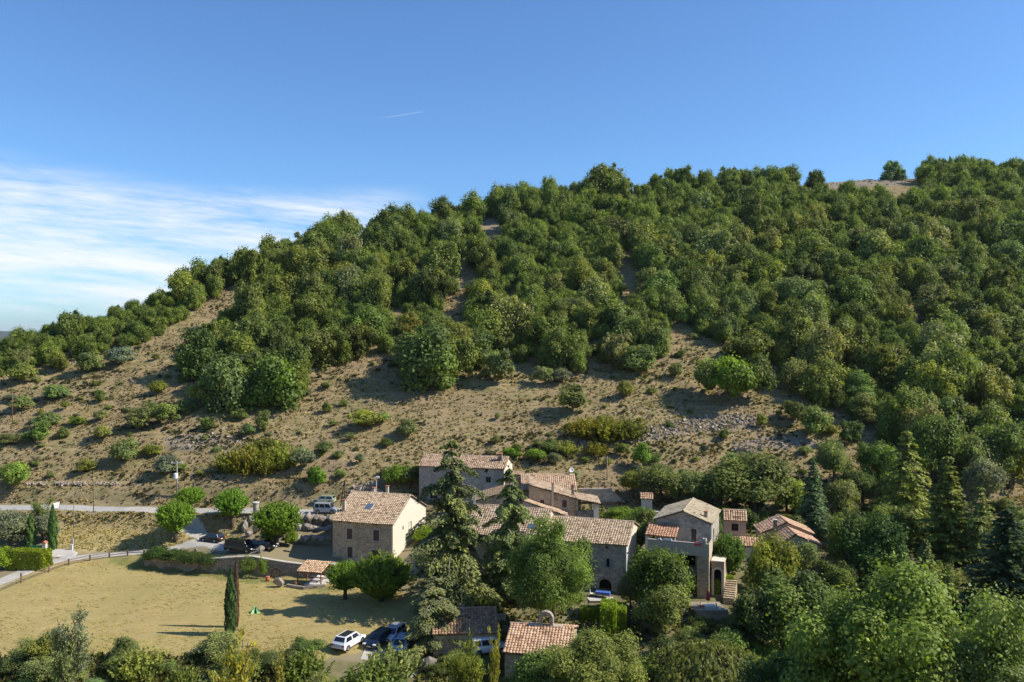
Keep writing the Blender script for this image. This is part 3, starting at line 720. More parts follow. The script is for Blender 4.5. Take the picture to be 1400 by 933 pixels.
B2.walls(M['stone'],7.5,'gx',3.0,right=M['stone_light']); B2.roof((1.0,.95,.9),.4,.12,.2,.53)  # sunlit look of the right gable comes partly from its paler colour
x,y,z=roofpt(B2,727,721); sl=math.atan2(B2.rise,B2.D/2); Mt=Matrix.Translation((x,y,z+.16))@Matrix.Rotation(sl,4,'X')
mb=MB(); mb.box(-.5,.5,-.5,.5,-.1,.05,0,Mt); so_=mb.obj('roof_window',M['metal'],B2.roofo); mb=MB(); mb.box(-.42,.42,-.42,.42,.05,.07,0,Mt); mb.obj('pane',M['skyglass'],so_)
# --- C: upper long house at the foot of the hill
X,Y,w_,D=from_right(689,148,-13,573,700.4)
C=Bld('upper_house','long grey stone house at the foot of the hill, topmost house of the hamlet','house',X,Y,-31.4,-13,w_,D)
for l,r,t,b in ((664,671,652,660),(588,598,672,682),(627,633,651,657.5),(641,646,674,682)): C.opening('front',*C.px_front(l,r,t,b),'window',sur=False)
for l,r,t,b in ((592.5,596.5,641,645.5),(629,632.5,642,646.5),(663,667,641.5,646)): C.opening('front',*C.px_front(l,r,t,b),'window',sur=False)
x0,x1,z0,z1=C.px_front(628,633.5,672,688); C.opening('front',x0,x1,.05,z1,'door')
y0,y1,z0,z1=C.px_right(694,696.3,633,638.5); C.opening('right',y0,y1,z0-.3,z1-.3,'window',sur=False)
C.walls(M['stone_grey'],7.1,'gx',1.5,right=M['stone_light']); C.roof((1.0,.9,.84),.35,.2,.22,.55)  # paler colour on the right gable adds to its sunlit look
C.chimney(C.frontx(684,2.2),2.2,7.2,9.2,.7,.6,M['stone_dark'])
Cx=Bld('small_annex','small flat roofed annex at the right end of the topmost house','outbuilding',*( (np.array([C.X,C.Y])+np.array([C.c,C.s])*(C.W+.02)+np.array([-C.s,C.c])*1.2)),-31.4,-13,2.6,3.2)
Cx.opening('right',1.0,1.9,3.8,5.1,'window',sur=False); Cx.opening('front',.8,1.7,.1,2.1,'door',sur=False)
Cx.walls(M['stone'],6.0,'mx',h2=5.8); Cx.roof((.8,.72,.66),.2,.15)
# --- D: roof with the pale clay tiles and a dish
X=(713-700)/F*141; D_=Bld('tiled_house','low house with pale pink tiled roof carrying a white satellite dish','house',X,141,-32,0,9.3,10)
D_.walls(M['stone'],5.2,'gx',1.75); D_.roof((1.16,1.02,.92),.3,.15,.16,.62)
mb=MB(); mb.tube([(0,0,-.2),(0,0,.75)],.04,6); dm=mb.obj('dish_mast',M['metal'],D_.roofo,(D_.frontx(781,5.),5.0,6.9))
mb=MB(); mb.lathe([(.0,0),(.16,.02),(.3,.07),(.42,.16),(.43,.18),(.3,.1),(.15,.05),(.0,.03)],14); mb.obj('dish',M['white'],dm,(0,-.08,.8),(R(75),0,R(10)),smooth=True)
# --- E: house with the roof falling to the right, and the covered terrace at its end
X=(723.5-700)/F*135.4; E=Bld('sloping_house','shaded stone house with roof falling towards the covered terrace','house',X,135.4,-33.6,0,7.6,7)
for l,r,t,b in ((738.5,744,683.5,693),(768.5,775,684,694)): E.opening('front',*E.px_front(l,r,t,b),'window',shut='c',smat=M['shutter_brown'],t=.12)
E.walls(M['stone'],8.7,'mx',h2=6.5); E.roof((.95,.9,.84),.1,.3,.2,.55)
xx=E.frontx(755.5,-.16); mb=MB(); mb.box(xx-.17,xx+.17,-.33,-.01,4.2,8.9); fl=mb.obj('flue',M['render'],E.root)
mb=MB(); mb.box(xx-.24,xx+.24,-.4,.06,8.9,9.0); mb.obj('flue_cap',M['terracotta'],fl)
E.chimney(7.2,1.2,6.0,8.3,.4,.4,M['stone_dark'])
L=Bld('covered_terrace','open covered terrace with tiled roof on a sunlit stone pillar','terrace',E.X+7.63,135.0,-33.6,0,3.75,5)
L.h,L.h2,L.kind,L.rise=6.5,5.75,'mx',0
L.roof((.98,.92,.86),.25,.35,.2,.55)
L.box('parapet',M['stone_dark'],0,2.9,.05,.4,-2,3.6+.95); L.box('floor',M['concrete'],0,3.7,.4,5,3.2,3.35); L.box('rear_wall',M['stone_dark'],0,1.2,4.7,5,3.35,6.2)
L.box('pillar',M['stone_light'],2.9,3.7,0,.8,-2,5.66); L.box('pillar',M['stone_light'],3.2,3.7,4.4,4.9,-2,5.6); L.box('pillar',M['stone'],.0,.35,0.05,.5,4.55,6.4)
L.box('beam',M['wood_dark'],.4,2.9,.1,.35,5.62,5.85)
tb=thing('terrace_table','small white table standing inside the covered terrace','table',(L.X+1.9,L.Y+1.6,-33.6+3.35))
mb=MB(); mb.box(-.6,.6,-.4,.4,.7,.75); mb.obj('tabletop',M['white'],tb,bevel=.01)
for sx in(-1,1):
    for sy in(-1,1): mb=MB(); mb.tube([(sx*.5,sy*.32,0),(sx*.5,sy*.32,.7)],.025,6); mb.obj('leg',M['metal'],tb)
# --- F and G: the two roofs between the cedars and the sloping house
X=(647-700)/F*133; Fh=Bld('low_barn','low stone barn with brown tiled roof rising rightwards behind the cedars','barn',X,133,-34.2,0,6.4,6)
Fh.walls(M['stone_dark'],7.1,'mx',h2=8.9); Fh.roof((.72,.66,.58),.2,.2,.15,.5)
mb=MB(); mb.box(.02,.4,-.42,-.03,4.6,8.8); ff=mb.obj('flue',M['render_white'],Fh.root); mb=MB(); mb.box(-.05,.47,-.5,.05,8.8,8.88); mb.obj('flue_cap',M['concrete'],ff)
X=(715-700)/F*132.9; G=Bld('lean_to','lean-to with sunlit tiled roof falling right against the shaded stone house','outbuilding',X,132.9,-34,0,7.1,2.45)
G.walls(M['render'],7.0,'mx',h2=4.6); G.roof((1.05,.95,.86),.1,.15,.2,.6)
# --- H: house with balcony
X,Y,w_,D=from_right(972,116,-21,897,983)
Hh=Bld('balcony_house','gabled house with pale stone-slab roof above a long balcony','house',X,Y,-35.7,-21,w_,D)
x0,x1,z0,z1=Hh.px_front(945,952,723,741); Hh.opening('front',x0,x1,5.5,z1,'window',sur=False,frame=M['shutter_brown'])
Hh.opening('front',3.3,5.6,2.5,5.0,'arch',depth=1.2); Hh.opening('right',2.4,3.3,6.2,7.6,'window')
Hh.walls(M['stone_grey'],9.0,'gy',1.4); Hh.roof((1.0,1.06,1.0),.3,.25,.1,.62)
Hh.chimney(Hh.W-.9,1.5,8.8,10.1,.45,.45,M['stone_dark'])
Hh.box('balcony_floor',M['concrete'],-.4,Hh.W+.1,-3.6,-.02,5.15,5.4); Hh.box('balcony_wall',M['render'],-.4,Hh.W+.1,-3.75,-3.6,5.15,6.85); Hh.box('balcony_wall',M['render'],Hh.W+.1,Hh.W+.25,-3.75,-.02,5.15,6.85)
Hh.box('balcony_coping',M['trim'],-.45,Hh.W+.3,-3.82,-3.53,6.85,6.93)
Hh.box('balcony_pier',M['stone'],Hh.W-1.4,Hh.W+.2,-3.6,-.5,-2,5.14); Hh.box('balcony_pier',M['stone_grey'],-.4,.3,-3.6,-2.9,-2,5.14)
Hh.box('buttress',M['render_white'],3.95,4.3,-4.9,-3.0,-2,4.3)
mb=MB(); 
pl=[((-1.0,-2.9,7.35),(1,0,0),4.4,(0,2.88,1.0))]
pr=obj('porch_roof',roof_mesh(pl,.25,None,.14,.5),[M['tile'],M['wood_dark']],Hh.root); pr.color=(1.12,.84,.74,1)
mb=MB(); mb.tube([(3.2,-2.75,5.4),(3.2,-2.75,7.3)],.07,8); mb.obj('porch_post',M['white'],Hh.root)
Hh.box('porch_wall',M['render_white'],-.95,-.6,-2.9,-.05,-1,7.3)
mb=MB(); pl=[((.2,-5.6,2.5),(1,0,0),3.75,(0,2.2,1.0))]
lr=obj('lower_roof',roof_mesh(pl,.2,None,.14,.55),[M['tile'],M['wood_dark']],Hh.root); lr.color=(1.12,.88,.77,1)
Hh.box('lower_wall',M['render_white'],.3,3.9,-5.4,-5.2,-2,2.35); Hh.box('gutter_pipe',M['white'],Hh.W+.02,Hh.W+.12,-.12,-.02,5.5,8.8)
def onH(x,y,z): return Vector((Hh.X+Hh.c*x-Hh.s*y,Hh.Y+Hh.s*x+Hh.c*y,Hh.zb+z))
pot=thing('flower_pot','weathered round stone pot on the corner of the long balcony','pot',onH(Hh.W-.35,-3.67,6.93))
mb=MB(); mb.lathe([(.16,0),(.26,.2),(.32,.45),(.25,.62),(.3,.7),(.24,.7),(.2,.6)],12); mb.obj('pot_body',M['trim'],pot,smooth=True)
mb=MB(); mb.lathe([(.19,.58),(.12,.66),(.02,.68)],10); mb.obj('soil',M['dark'],pot)
mb=MB(); mb.box(-.45,.45,-.1,.1,-.38,.045); mb.box(-.45,.45,-.115,-.1,-.42,.0); tag(mb.obj('towel',M['parasol'],None,onH(Hh.W-1.25,-3.675,6.975),(0,0,Hh.a),bevel=.02),'red cloth hung over the balcony coping beside the stone pot','cloth')
for k,(xx,ln) in enumerate(((1.2,.2),(2.35,.55))):
    mb=MB(); mb.box(-ln,ln,-.13,.13,.0,.2); mb.box(-ln+.04,ln-.04,-.09,.09,.2,.26,1); tag(mb.obj('window_box',[M['white'],M['dark']],None,onH(xx,-3.67,6.93),(0,0,Hh.a),bevel=.012),['short white planter on the balcony coping, left end','long white planter on the balcony coping below the porch roof'][k],'planter','planters on the balcony')
gw=Bld('stair_wall','dark stone stair wall with a white top beside the balcony house','wall',*onH(Hh.W+.4,-2.6,0)[:2],-36,-21,1.7,5.0)
gw.opening('front',.35,1.35,.0,3.6,'arch',depth=.6); gw.walls(M['stone'],4.6,'mx',h2=4.5); gw.box('coping',M['render_white'],-.06,1.76,-.06,5.06,4.6,4.74)
st_=MB()
for k in range(9): st_.box(1.75,3.2,k*.42-1.6,k*.42-1.18,-1.2,.35+.17*k)
st_.obj('stair',M['stone'],gw.root)
# --- I: small house right of it
X,Y,w_,D=from_right(1020,126,-12,990,1024.5)
I_=Bld('small_house','small house with striped tile roof and brown window behind the round tree','house',X,Y,-33.3,-12,w_,max(2.5,D))
I_.opening('front',*I_.px_front(1000,1009.5,716,726),'window',sur=False); I_.walls(M['render_pink'],4.75,'gx',1.15); I_.roof((1.12,.95,.84),.25,.15,.24,.6)
pl=[((-.5,-2.2,1.4),(1,0,0),w_+2.3,(0,2.15,.75))]; q=obj('porch_roof',roof_mesh(pl,.2,None,.14,.6),[M['tile'],M['wood_dark']],I_.root); q.color=(1.15,.95,.84,1)
I_.box('porch_wall',M['render_white'],w_-.2,w_+1.7,-2.1,-1.9,-2,1.3)
# --- J: right-hand house with two stepped roofs
Xj=(1066-700)/F*121.5; J=Bld('pink_roof_house','low house with two stepped pinkish gable roofs among the right-hand trees','house',Xj,121.5,-34.3,-4,5.7,4.6)
J.opening('front',3.4,4.5,1.0,2.2,'window'); J.walls(M['render'],3.3,'gy',1.35,frac=.4); J.roof((1.16,.95,.88),.3,.2,.12,.6,frac=.4)
J2=Bld('rear_house_wing','rear wing with higher pinkish roof and grey chimney','house',Xj-1.0,126.4,-34.0,-4,7.4,4.8)
J2.opening('right',1.2,2.4,1.2,2.6,'window'); J2.walls(M['render'],3.5,'gy',1.55,frac=.48); J2.roof((1.12,.93,.86),.3,.2,.12,.6,frac=.48)
J2.chimney(1.7,-.6,3.6,5.4,.5,.5,M['stone_dark'],M['concrete'])
Jt=thing('terrace_wall','white rail terrace wall below the stepped pinkish roofs','wall',(Xj+5.6,119,-35.4),R(-4))
mb=MB(); mb.box(0,2.9,0,.2,0,1.4); mb.obj('wall',M['render_pink'],Jt); mb=MB(); mb.box(-.1,3.0,-.08,.28,1.4,1.55); mb.obj('coping',M['white'],Jt)
mb=MB(); mb.tube([(.05,.1,1.55),(.05,.1,3.6)],.06,6); mb.obj('post',M['white'],Jt)
Jr=Bld('garden_shed','low garden shed with tiled roof below the white terrace wall','shed',(1106-700)/F*116,116,-36.2,-6,3.6,2.0)
Jr.walls(M['stone_dark'],2.2,'my',h2=3.0); Jr.roof((1.0,.84,.75),.2,.15,.24,.5)
# --- chapel with bell gable, lower building, hut, open shed
X=(690-700)/F*92; Ch=Bld('chapel','small chapel with orange tiled roof and rounded stone bell arch','chapel',X,92,-39.2,-10.5,7.1,9)
Ch.opening('right',3.8,4.7,1.2,2.6,'window'); Ch.walls(M['stone'],3.8,'gx',1.5); Ch.roof((1.12,.93,.82),.35,.2,.2,.58)
bx=Ch.frontx(746.5,4.5); mb=MB(); n=12; ro,ri,zc=.86,.46,5.2+.95
def arc(r,k): a=math.pi*k/n; return (bx+r*math.cos(a),zc+r*math.sin(a))
for k in range(n): mb.prism([arc(ri,k),arc(ro,k),arc(ro,k+1),arc(ri,k+1)],4.2,4.85)
for sx in (-1,1): mb.box(min(bx+sx*ri,bx+sx*ro),max(bx+sx*ri,bx+sx*ro),4.2,4.85,4.9,zc-.002)
mb.obj('bell_arch',M['stone_grey'],Ch.root,bevel=.04)
mb=MB(); mb.box(bx-2.0,bx-ro-.01,4.1,4.95,4.95,5.42); mb.box(bx+ro+.01,bx+1.9,4.1,4.95,4.95,5.42); mb.obj('bell_arch_base',M['trim'],Ch.root,bevel=.05)
X=(592-700)/F*98; Lo=Bld('lower_barn','low stone barn with dark tiled roof in the shade of the cedars','barn',X,98.5,-39.2,5,7.6,8)
Lo.opening('front',4.5,6.9,.3,2.4,'door',sur=False,mat=M['wood_dark']); Lo.walls(M['stone'],3.4,'gx',1.5); Lo.roof((.85,.72,.63),.35,.2,.2,.45)
X=(876.5-700)/F*146; K=Bld('stone_hut','tiny pale hut with striped tile roof at the edge of the upper lane','hut',X,146,-31.9,-10,1.9,1.9)
K.opening('right',.5,1.3,.1,1.7,'door',sur=False,mat=M['wood']); K.walls(M['render_white'],2.7,'gx',.65); K.roof((1.05,.86,.76),.22,.2,.25,.55)
K.box('step',M['concrete'],1.95,3.2,.2,1.6,-.3,.3)
X,Y,w_,_=from_right(439,124,-14,406,None)
Sh=Bld('open_shed','open garden shed on red posts with pale tiled roof and table','shed',X,Y,-37.9,-14,w_,3.2)
pl=[((-.1,0,1.9),(1,0,0),w_+.2,(0,3.2,.75))]; q=obj('roof',roof_mesh(pl,.2,None,.2,.6),[M['tile'],M['wood_dark']],Sh.root); q.color=(1.1,.95,.82,1)
for x in (.08,w_-.08):
    for y in (.1,3.0): mb=MB(); mb.box(x-.07,x+.07,y-.07,y+.07,-.3,1.82+.23*y); mb.obj('post',M['wood_red'],Sh.root)
Sh.box('beam',M['wood_red'],0,w_,.02,.17,1.74,1.86); Sh.box('floor',M['concrete'],1.3,w_+.4,-.3,3,-.2,.06)
# upper retaining wall with railing
rw=thing('terrace_wall','grey stone terrace wall with wooden railing, right of the satellite dish roof','wall',((791-700)/F*151,151,-31.6))
mb=MB(); mb.box(0,6.1,0,.5,-2,2.95); mb.obj('wall',M['stone_grey'],rw)
mb=MB(); mb.prism([(6.12,-2),(9.4,-2),(9.4,-.1),(6.12,2.7)],0,.5); mb.obj('stair_wall',M['stone_grey'],rw)
mb=MB(); mb.box(-.05,6.15,-.06,.56,2.95,3.07); mb.obj('coping',M['trim'],rw)
for k in range(6): mb=MB(); mb.box(.1+k*1.16,.2+k*1.16,.2,.3,3.07,4.2); mb.obj('rail_post',M['wood'],rw)
for z in (3.5,3.9,4.2): mb=MB(); mb.box(0,6.05,.3,.36,z-.05,z+.05); mb.obj('rail',M['wood'],rw)
mb=MB(); mb.bar((6.1,.33,4.2),(9.3,.33,1.6),.08,.1); mb.obj('rail',M['wood'],rw)
# ------------------------------------------------------------------ vegetation
def unit(v): return v/(np.linalg.norm(v,axis=-1,keepdims=True)+1e-9)
def leaf_arrays(C,Nn,S,el=1.4,Td=None,r=rng):
    n=len(C); rt=r.normal(size=(n,3)) if Td is None else Td
    Nn=unit(Nn); t=unit(rt-(rt*Nn).sum(-1,keepdims=True)*Nn); b=np.cross(Nn,t)
    S=np.broadcast_to(S,(n,))[:,None]
    V=np.stack([C+t*S*el*.5,C+b*S*.5,C-t*S*el*.5,C-b*S*.5],1).reshape(-1,3)
    return V
class LM:
    def __init__(s): s.V=[]; s.T=[]
    def add(s,C,Nn,S,tint,el=1.4,Td=None):
        s.V.append(leaf_arrays(C,Nn,S,el,Td)); s.T.append(np.repeat(np.clip(tint,0,1),4))
    def mesh(s,name):
        V=np.concatenate(s.V); return np_mesh(name,V,np.arange(len(V)).reshape(-1,4),{'tint':np.concatenate(s.T)})
def crown(lm,r,nl=16,leaf=.045,n=2600,zlo=.12,rad=(.13,.24),flat=1.,low=-.6,centre=None,R_=(.5,.5),up=.38,inner=.22,lump=.15,rag=.14):
    hz_=(1-zlo)/2; cen=np.array([0,0,zlo+hz_]) if centre is None else np.array(centre)
    L=[]
    for i in range(nl):
        d=unit(r.normal(size=3)); d[2]=d[2] if d[2]>low else -d[2]*.5
        rr=r.uniform(*rad); f=r.uniform(.45,1) if r.random()>.16 else r.uniform(1.0,1.22)
        L.append((cen+d*np.array([R_[0]-rr*.9,R_[1]-rr*.9,hz_-rr*.8])*f,rr,r.normal(.5,lump)))
    L.append((cen,rad[1]*1.15,.5))
    w_=np.array([l[1]**2 for l in L]); w_/=w_.sum()
    Cs=np.array([l[0] for l in L]); Rs=np.array([l[1] for l in L])
    for (c,rr,lt),wi in zip(L,w_):
        k=int(n*wi); d=unit(r.normal(size=(k,3))); d[:,2]=np.where(d[:,2]<low,-d[:,2],d[:,2])
        rad_=rr*(1+.22*r.normal(size=k)*.6)*(1+.25*(np.sin(d[:,0]*7+c[0]*40)*np.sin(d[:,1]*7+c[1]*30)*np.sin(d[:,2]*6)))
        rad_=rad_*np.where(r.random(k)<rag,r.uniform(1.08,1.45,k),1.)
        P=c+d*rad_[:,None]*np.array([1,1,flat])
        dist=np.linalg.norm(P[:,None]-Cs[None],axis=-1)/Rs[None]; keep=(dist<.72).sum(1)==0
        keep|=r.random(k)<.12
        P=P[keep]; d=d[keep]; q=len(P)
        if q==0: continue
        lm.add(P,d*.8+r.normal(size=(q,3))*.40+np.array([0,0,up]),leaf*r.uniform(.65,1.35,q),lt+r.normal(0,.17,q))
        k2=int(k*inner); d2=unit(r.normal(size=(k2,3)))
        lm.add(c+d2*rr*.6,d2+r.normal(size=(k2,3))*.4,leaf*2.4,lt+r.normal(0,.1,k2))
    return L
def trunk_mesh(r,h=.5,rad=.03,limbs=5,lobes=None,n=7,base=-.06):
    mb=MB(); lean=r.normal(0,.02,2)
    p=[(0,0,base),(lean[0]*.5,lean[1]*.5,h*.45),(lean[0],lean[1],h)]
    mb.tube(p,[rad*1.3,rad,rad*.6],n)
    for k in range(limbs):
        if lobes: c=lobes[r.integers(len(lobes))][0]
        else: a=r.uniform(0,6.28); c=np.array([.3*math.cos(a),.3*math.sin(a),.75])
        z0=h*r.uniform(.4,.9); a0=(lean[0]*z0/h,lean[1]*z0/h,z0); m=((a0[0]+c[0])/2,(a0[1]+c[1])/2,(a0[2]*.4+c[2]*.6))
        mb.tube([a0,m,tuple(c)],[rad*.55,rad*.38,rad*.12],5)
    return mb.mesh('trunk',smooth=True)
def proto_tree(seed,**kw):
    r=np.random.default_rng(seed); lm=LM(); tk=kw.pop('trunk',dict(h=.5,rad=.03)); L=crown(lm,r,**kw)
    return lm.mesh('crown'),trunk_mesh(r,lobes=L,**tk)
OAK=[proto_tree(100+i,nl=26+i%4*7,leaf=.034,n=7500,rag=.24,zlo=(-.16,-.06,.0)[i%3],rad=((.07,.19),(.09,.22),(.06,.17))[i%3],lump=.2,low=-.92,R_=((.5,.42),(.46,.5),(.5,.5),(.42,.5))[i%4],inner=.14) for i in range(10)]
DENSE=[proto_tree(140+i,nl=26,leaf=.026,n=11000,zlo=.1,rad=(.10,.2),lump=.2) for i in range(4)]
BIG=[proto_tree(160+i,nl=60,leaf=.0125,n=62000,zlo=.08,rad=(.06,.15),lump=.22,inner=.10,trunk=dict(h=.6,rad=.022,limbs=12)) for i in range(2)]
def proto_bush(seed,n=2200,leaf=.05,nl=12):
    r=np.random.default_rng(seed); lm=LM(); crown(lm,r,nl=nl,leaf=leaf,n=n,zlo=-.25,rad=(.09,.24),low=-.25,flat=.95,lump=.2)
    return lm.mesh('bush')
BUSH=[proto_bush(200+i,3200,.04,18) for i in range(6)]; FBUSH=[proto_bush(220+i,7000,.028,22) for i in range(4)]
def proto_gorse(seed):
    r=np.random.default_rng(seed); lm=LM()
    for k in range(150):
        a=r.uniform(0,6.28); q=r.uniform(0,.42)**1; b=np.array([q*math.cos(a),q*math.sin(a),0]); d=unit(np.array([b[0]*1.2,b[1]*1.2,.9])+r.normal(0,.18,3)); L=r.uniform(.45,.95)*(1-q*.7)
        m=16; t=np.linspace(.15,1,m); P=b+d*t[:,None]*L+r.normal(0,.018,(m,3))
        lm.add(P,r.normal(size=(m,3))+d*.2,.055*r.uniform(.7,1.2,m),np.full(m,r.normal(.5,.2))+t*.15,2.,np.tile(d,(m,1))+r.normal(0,.4,(m,3)))
    return lm.mesh('gorse')
GORSE=[proto_gorse(240+i) for i in range(3)]
def proto_pollard(seed,shoots=520):
    r=np.random.default_rng(seed); lm=LM()
    for k in range(shoots):
        d=unit(r.normal(size=3)); d[2]=abs(d[2])*1.0-.25 if r.random()<.8 else d[2]; d=unit(d)
        b=np.array([0,0,.5])+d*np.array([.27,.27,.24])*r.uniform(.6,1.1); dr=unit(d*.8+np.array([0,0,.75])+r.normal(0,.15,3)); L=r.uniform(.14,.27)
        m=22; t=np.linspace(0,1,m); P=b+dr*t[:,None]*L+r.normal(0,.014,(m,3))*(1.2-.6*t[:,None])
        lm.add(P,d*.7+r.normal(size=(m,3))*.6,.034*r.uniform(.7,1.3,m)*(1.15-.5*t),r.normal(.5,.16)+.2*(t-.4)+r.normal(0,.1,m),1.5,np.tile(dr,(m,1))*.6+r.normal(0,.6,(m,3)))
    d=unit(r.normal(size=(500,3))); lm.add(np.array([0,0,.5])+d*.25,d,.1,np.full(500,.4))
    return lm.mesh('crown'),trunk_mesh(r,h=.4,rad=.045,limbs=6,lobes=[(np.array([.2*math.cos(a),.2*math.sin(a),.5]),0,0) for a in range(6)])
POLL=[proto_pollard(260+i) for i in range(3)]
def proto_conifer(seed,levels=24,per=9,R_=.2,droop=.25,leaf=.016,power=.8,z0=.06,irr=.15,tips=14,upsweep=0.,fine=1):
    r=np.random.default_rng(seed); lm=LM(); bm=MB(); bm.tube([(0,0,-.03),(0,0,.5),(0,0,.985)],[.014,.009,.002],7)
    for i in range(levels):
        z=z0+(1-z0)*(i+.5)/levels+r.normal(0,.006); zz=(z-z0)/(1-z0)
        Rl=R_*(1-zz)**power*(.55+.45*min(1,zz/.08))
        for k in range(per):
            a=2*math.pi*(k+r.random())/per+i*.7; L=Rl*(1+r.normal(0,irr))+.006; d=np.array([math.cos(a),math.sin(a),0]); sd_=np.array([-d[1],d[0],0])
            m=max(4,int(tips*L/R_))*fine; t=np.linspace(.12,1,m)
            cz=z+upsweep*L*t-droop*L*t**2
            base=d*(t*L)[:,None]; base[:,2]+=cz
            if L>.03 and i%2==0: bm.tube([(0,0,z),tuple(base[m//2]),tuple(base[-1])],[.003,.002,.0006],4,cap=False)
            tt=r.normal(.5,.15)
            for q in range(6):
                wdt=L*.30*(1-.55*t)*r.uniform(-1,1,m); P=base+sd_*wdt[:,None]; P[:,2]-=np.abs(wdt)*.35+r.uniform(0,.012,m)
                P+=r.normal(0,.004,(m,3))
                lm.add(P,np.array([0,0,1.])+r.normal(0,.45,(m,3))+d*.25,leaf*r.uniform(.7,1.3,m),tt+.12*(t-.5)+r.normal(0,.1,m),1.9,d*.8+sd_*np.sign(wdt)[:,None]*.6+r.normal(0,.25,(m,3))-np.array([0,0,.4]))
    return lm.mesh('crown'),bm.mesh('trunk')
SPRUCE=[proto_conifer(300,26,9,.22),proto_conifer(301,20,8,.26,.35,.018,.7,irr=.25),proto_conifer(302,26,9,.2,.15,.018,.9,irr=.2,upsweep=.2)]
def proto_cedar(seed,R_=.3,lean=0):
    """tall Himalayan cedar: long irregular drooping limbs with hanging sprays"""
    r=np.random.default_rng(seed); lm=LM(); bm=MB(); bm.tube([(0,0,-.03),(.004,0,.35),(-.003,.002,.7),(0,0,.985)],[.026,.018,.009,.002],9)
    lev=25
    for i in range(lev):
        zz=(i+.5+r.normal(0,.25))/lev; zz=min(max(zz,.0),.99); z=.12+.865*zz
        Rl=R_*(1-zz)**.55*(.7+.3*math.sin(i*2.3+seed))
        for k in range(7 if zz<.8 else 5):
            a=r.uniform(0,6.28); L=Rl*r.uniform(.3,1.3)+.012; d=np.array([math.cos(a),math.sin(a),0]); sd_=np.array([-d[1],d[0],0])
            m=max(8,int(46*L/R_)); t=np.linspace(.06,1,m); rise=r.uniform(.05,.4); dr=r.uniform(.3,.75); curl=r.normal(0,.16)
            base=d*(t*L)[:,None]+sd_*(curl*L*t**2)[:,None]; base[:,2]+=z+rise*L*t-dr*L*t**2.4
            if L>.02: bm.tube([(0,0,z)]+[tuple(base[int(q*(m-1))]) for q in (.3,.6,1)],[.006*(L/R_)**.5,.004,.0024,.0006],5,cap=False)
            tt=r.normal(.55,.17)
            for q in range(13):
                wdt=L*.30*(.3+.7*np.sin(np.pi*t**.8))*r.uniform(-1,1,m); hang=r.random(m)**1.6*(.006+.035*L/R_)
                P=base+sd_*wdt[:,None]; P[:,2]-=np.abs(wdt)*.42+hang
                P+=r.normal(0,.0025,(m,3))
                lm.add(P,np.array([0,0,.95])+r.normal(0,.5,(m,3))+d*.35,.0098*r.uniform(.6,1.3,m),tt+r.normal(0,.13,m),2.2,np.array([0,0,-.7])+d*.8+sd_*np.sign(wdt)[:,None]*.6+r.normal(0,.35,(m,3)))
    return lm.mesh('crown'),bm.mesh('trunk',smooth=True)
CEDAR=[proto_cedar(320,.30),proto_cedar(321,.27)]
def proto_column(seed,wd=.5):
    r=np.random.default_rng(seed); lm=LM(); n=2600; z=r.random(n)**.9; a=r.uniform(0,6.28,n); rr=.5*np.clip(np.minimum((z+.08)*5,1)*np.minimum((1.02-z)*2.2,1),0,1)**.7*(1+.12*np.sin(a*5+z*20))*r.uniform(.82,1.08,n)
    P=np.stack([rr*np.cos(a),rr*np.sin(a),z],-1); d=np.stack([np.cos(a),np.sin(a),.2+0*a],-1)
    lm.add(P,d+r.normal(0,.45,(n,3)),.17*r.uniform(.7,1.3,n),.5+.2*np.sin(a*4+z*15)+r.normal(0,.14,n),.32,np.tile([0,0,1.],(n,1)))
    mb=MB(); mb.tube([(0,0,-.03),(0,0,.85)],[.12,.03],6); return lm.mesh('crown'),mb.mesh('trunk')
COLUMN=[proto_column(340),proto_column(341)]
def proto_willow(seed):
    r=np.random.default_rng(seed); lm=LM(); L=crown(LM(),r,nl=10,n=10)
    for k in range(900):
        a=r.uniform(0,6.28); q=r.random()**.5*.47; z=.95-.75*q**1.6+r.normal(0,.03); b=np.array([q*math.cos(a),q*math.sin(a),z]); ln=r.uniform(.15,.5)*(.5+q)
        m=30; t=np.linspace(0,1,m); out=unit(np.array([b[0],b[1],0]))
        P=b+out*(.06*np.sin(t*1.5))[:,None]; P[:,2]+=.03*np.sin(t*3)-ln*t**1.25; P+=r.normal(0,.006,(m,3))
        lm.add(P,out+r.normal(0,.55,(m,3))+np.array([0,0,.2]),.014*r.uniform(.7,1.3,m),r.normal(.5,.17)+r.normal(0,.1,m),2.4,np.tile([0,0,-1.],(m,1))+out*.3+r.normal(0,.2,(m,3)))
    d=unit(r.normal(size=(500,3))); d[:,2]=abs(d[:,2]); lm.add(np.array([0,0,.35])+d*np.array([.3,.3,.45]),d,.08,np.full(500,.35))
    return lm.mesh('crown'),trunk_mesh(r,h=.6,rad=.03,lobes=L)
WILLOW=[proto_willow(360)]
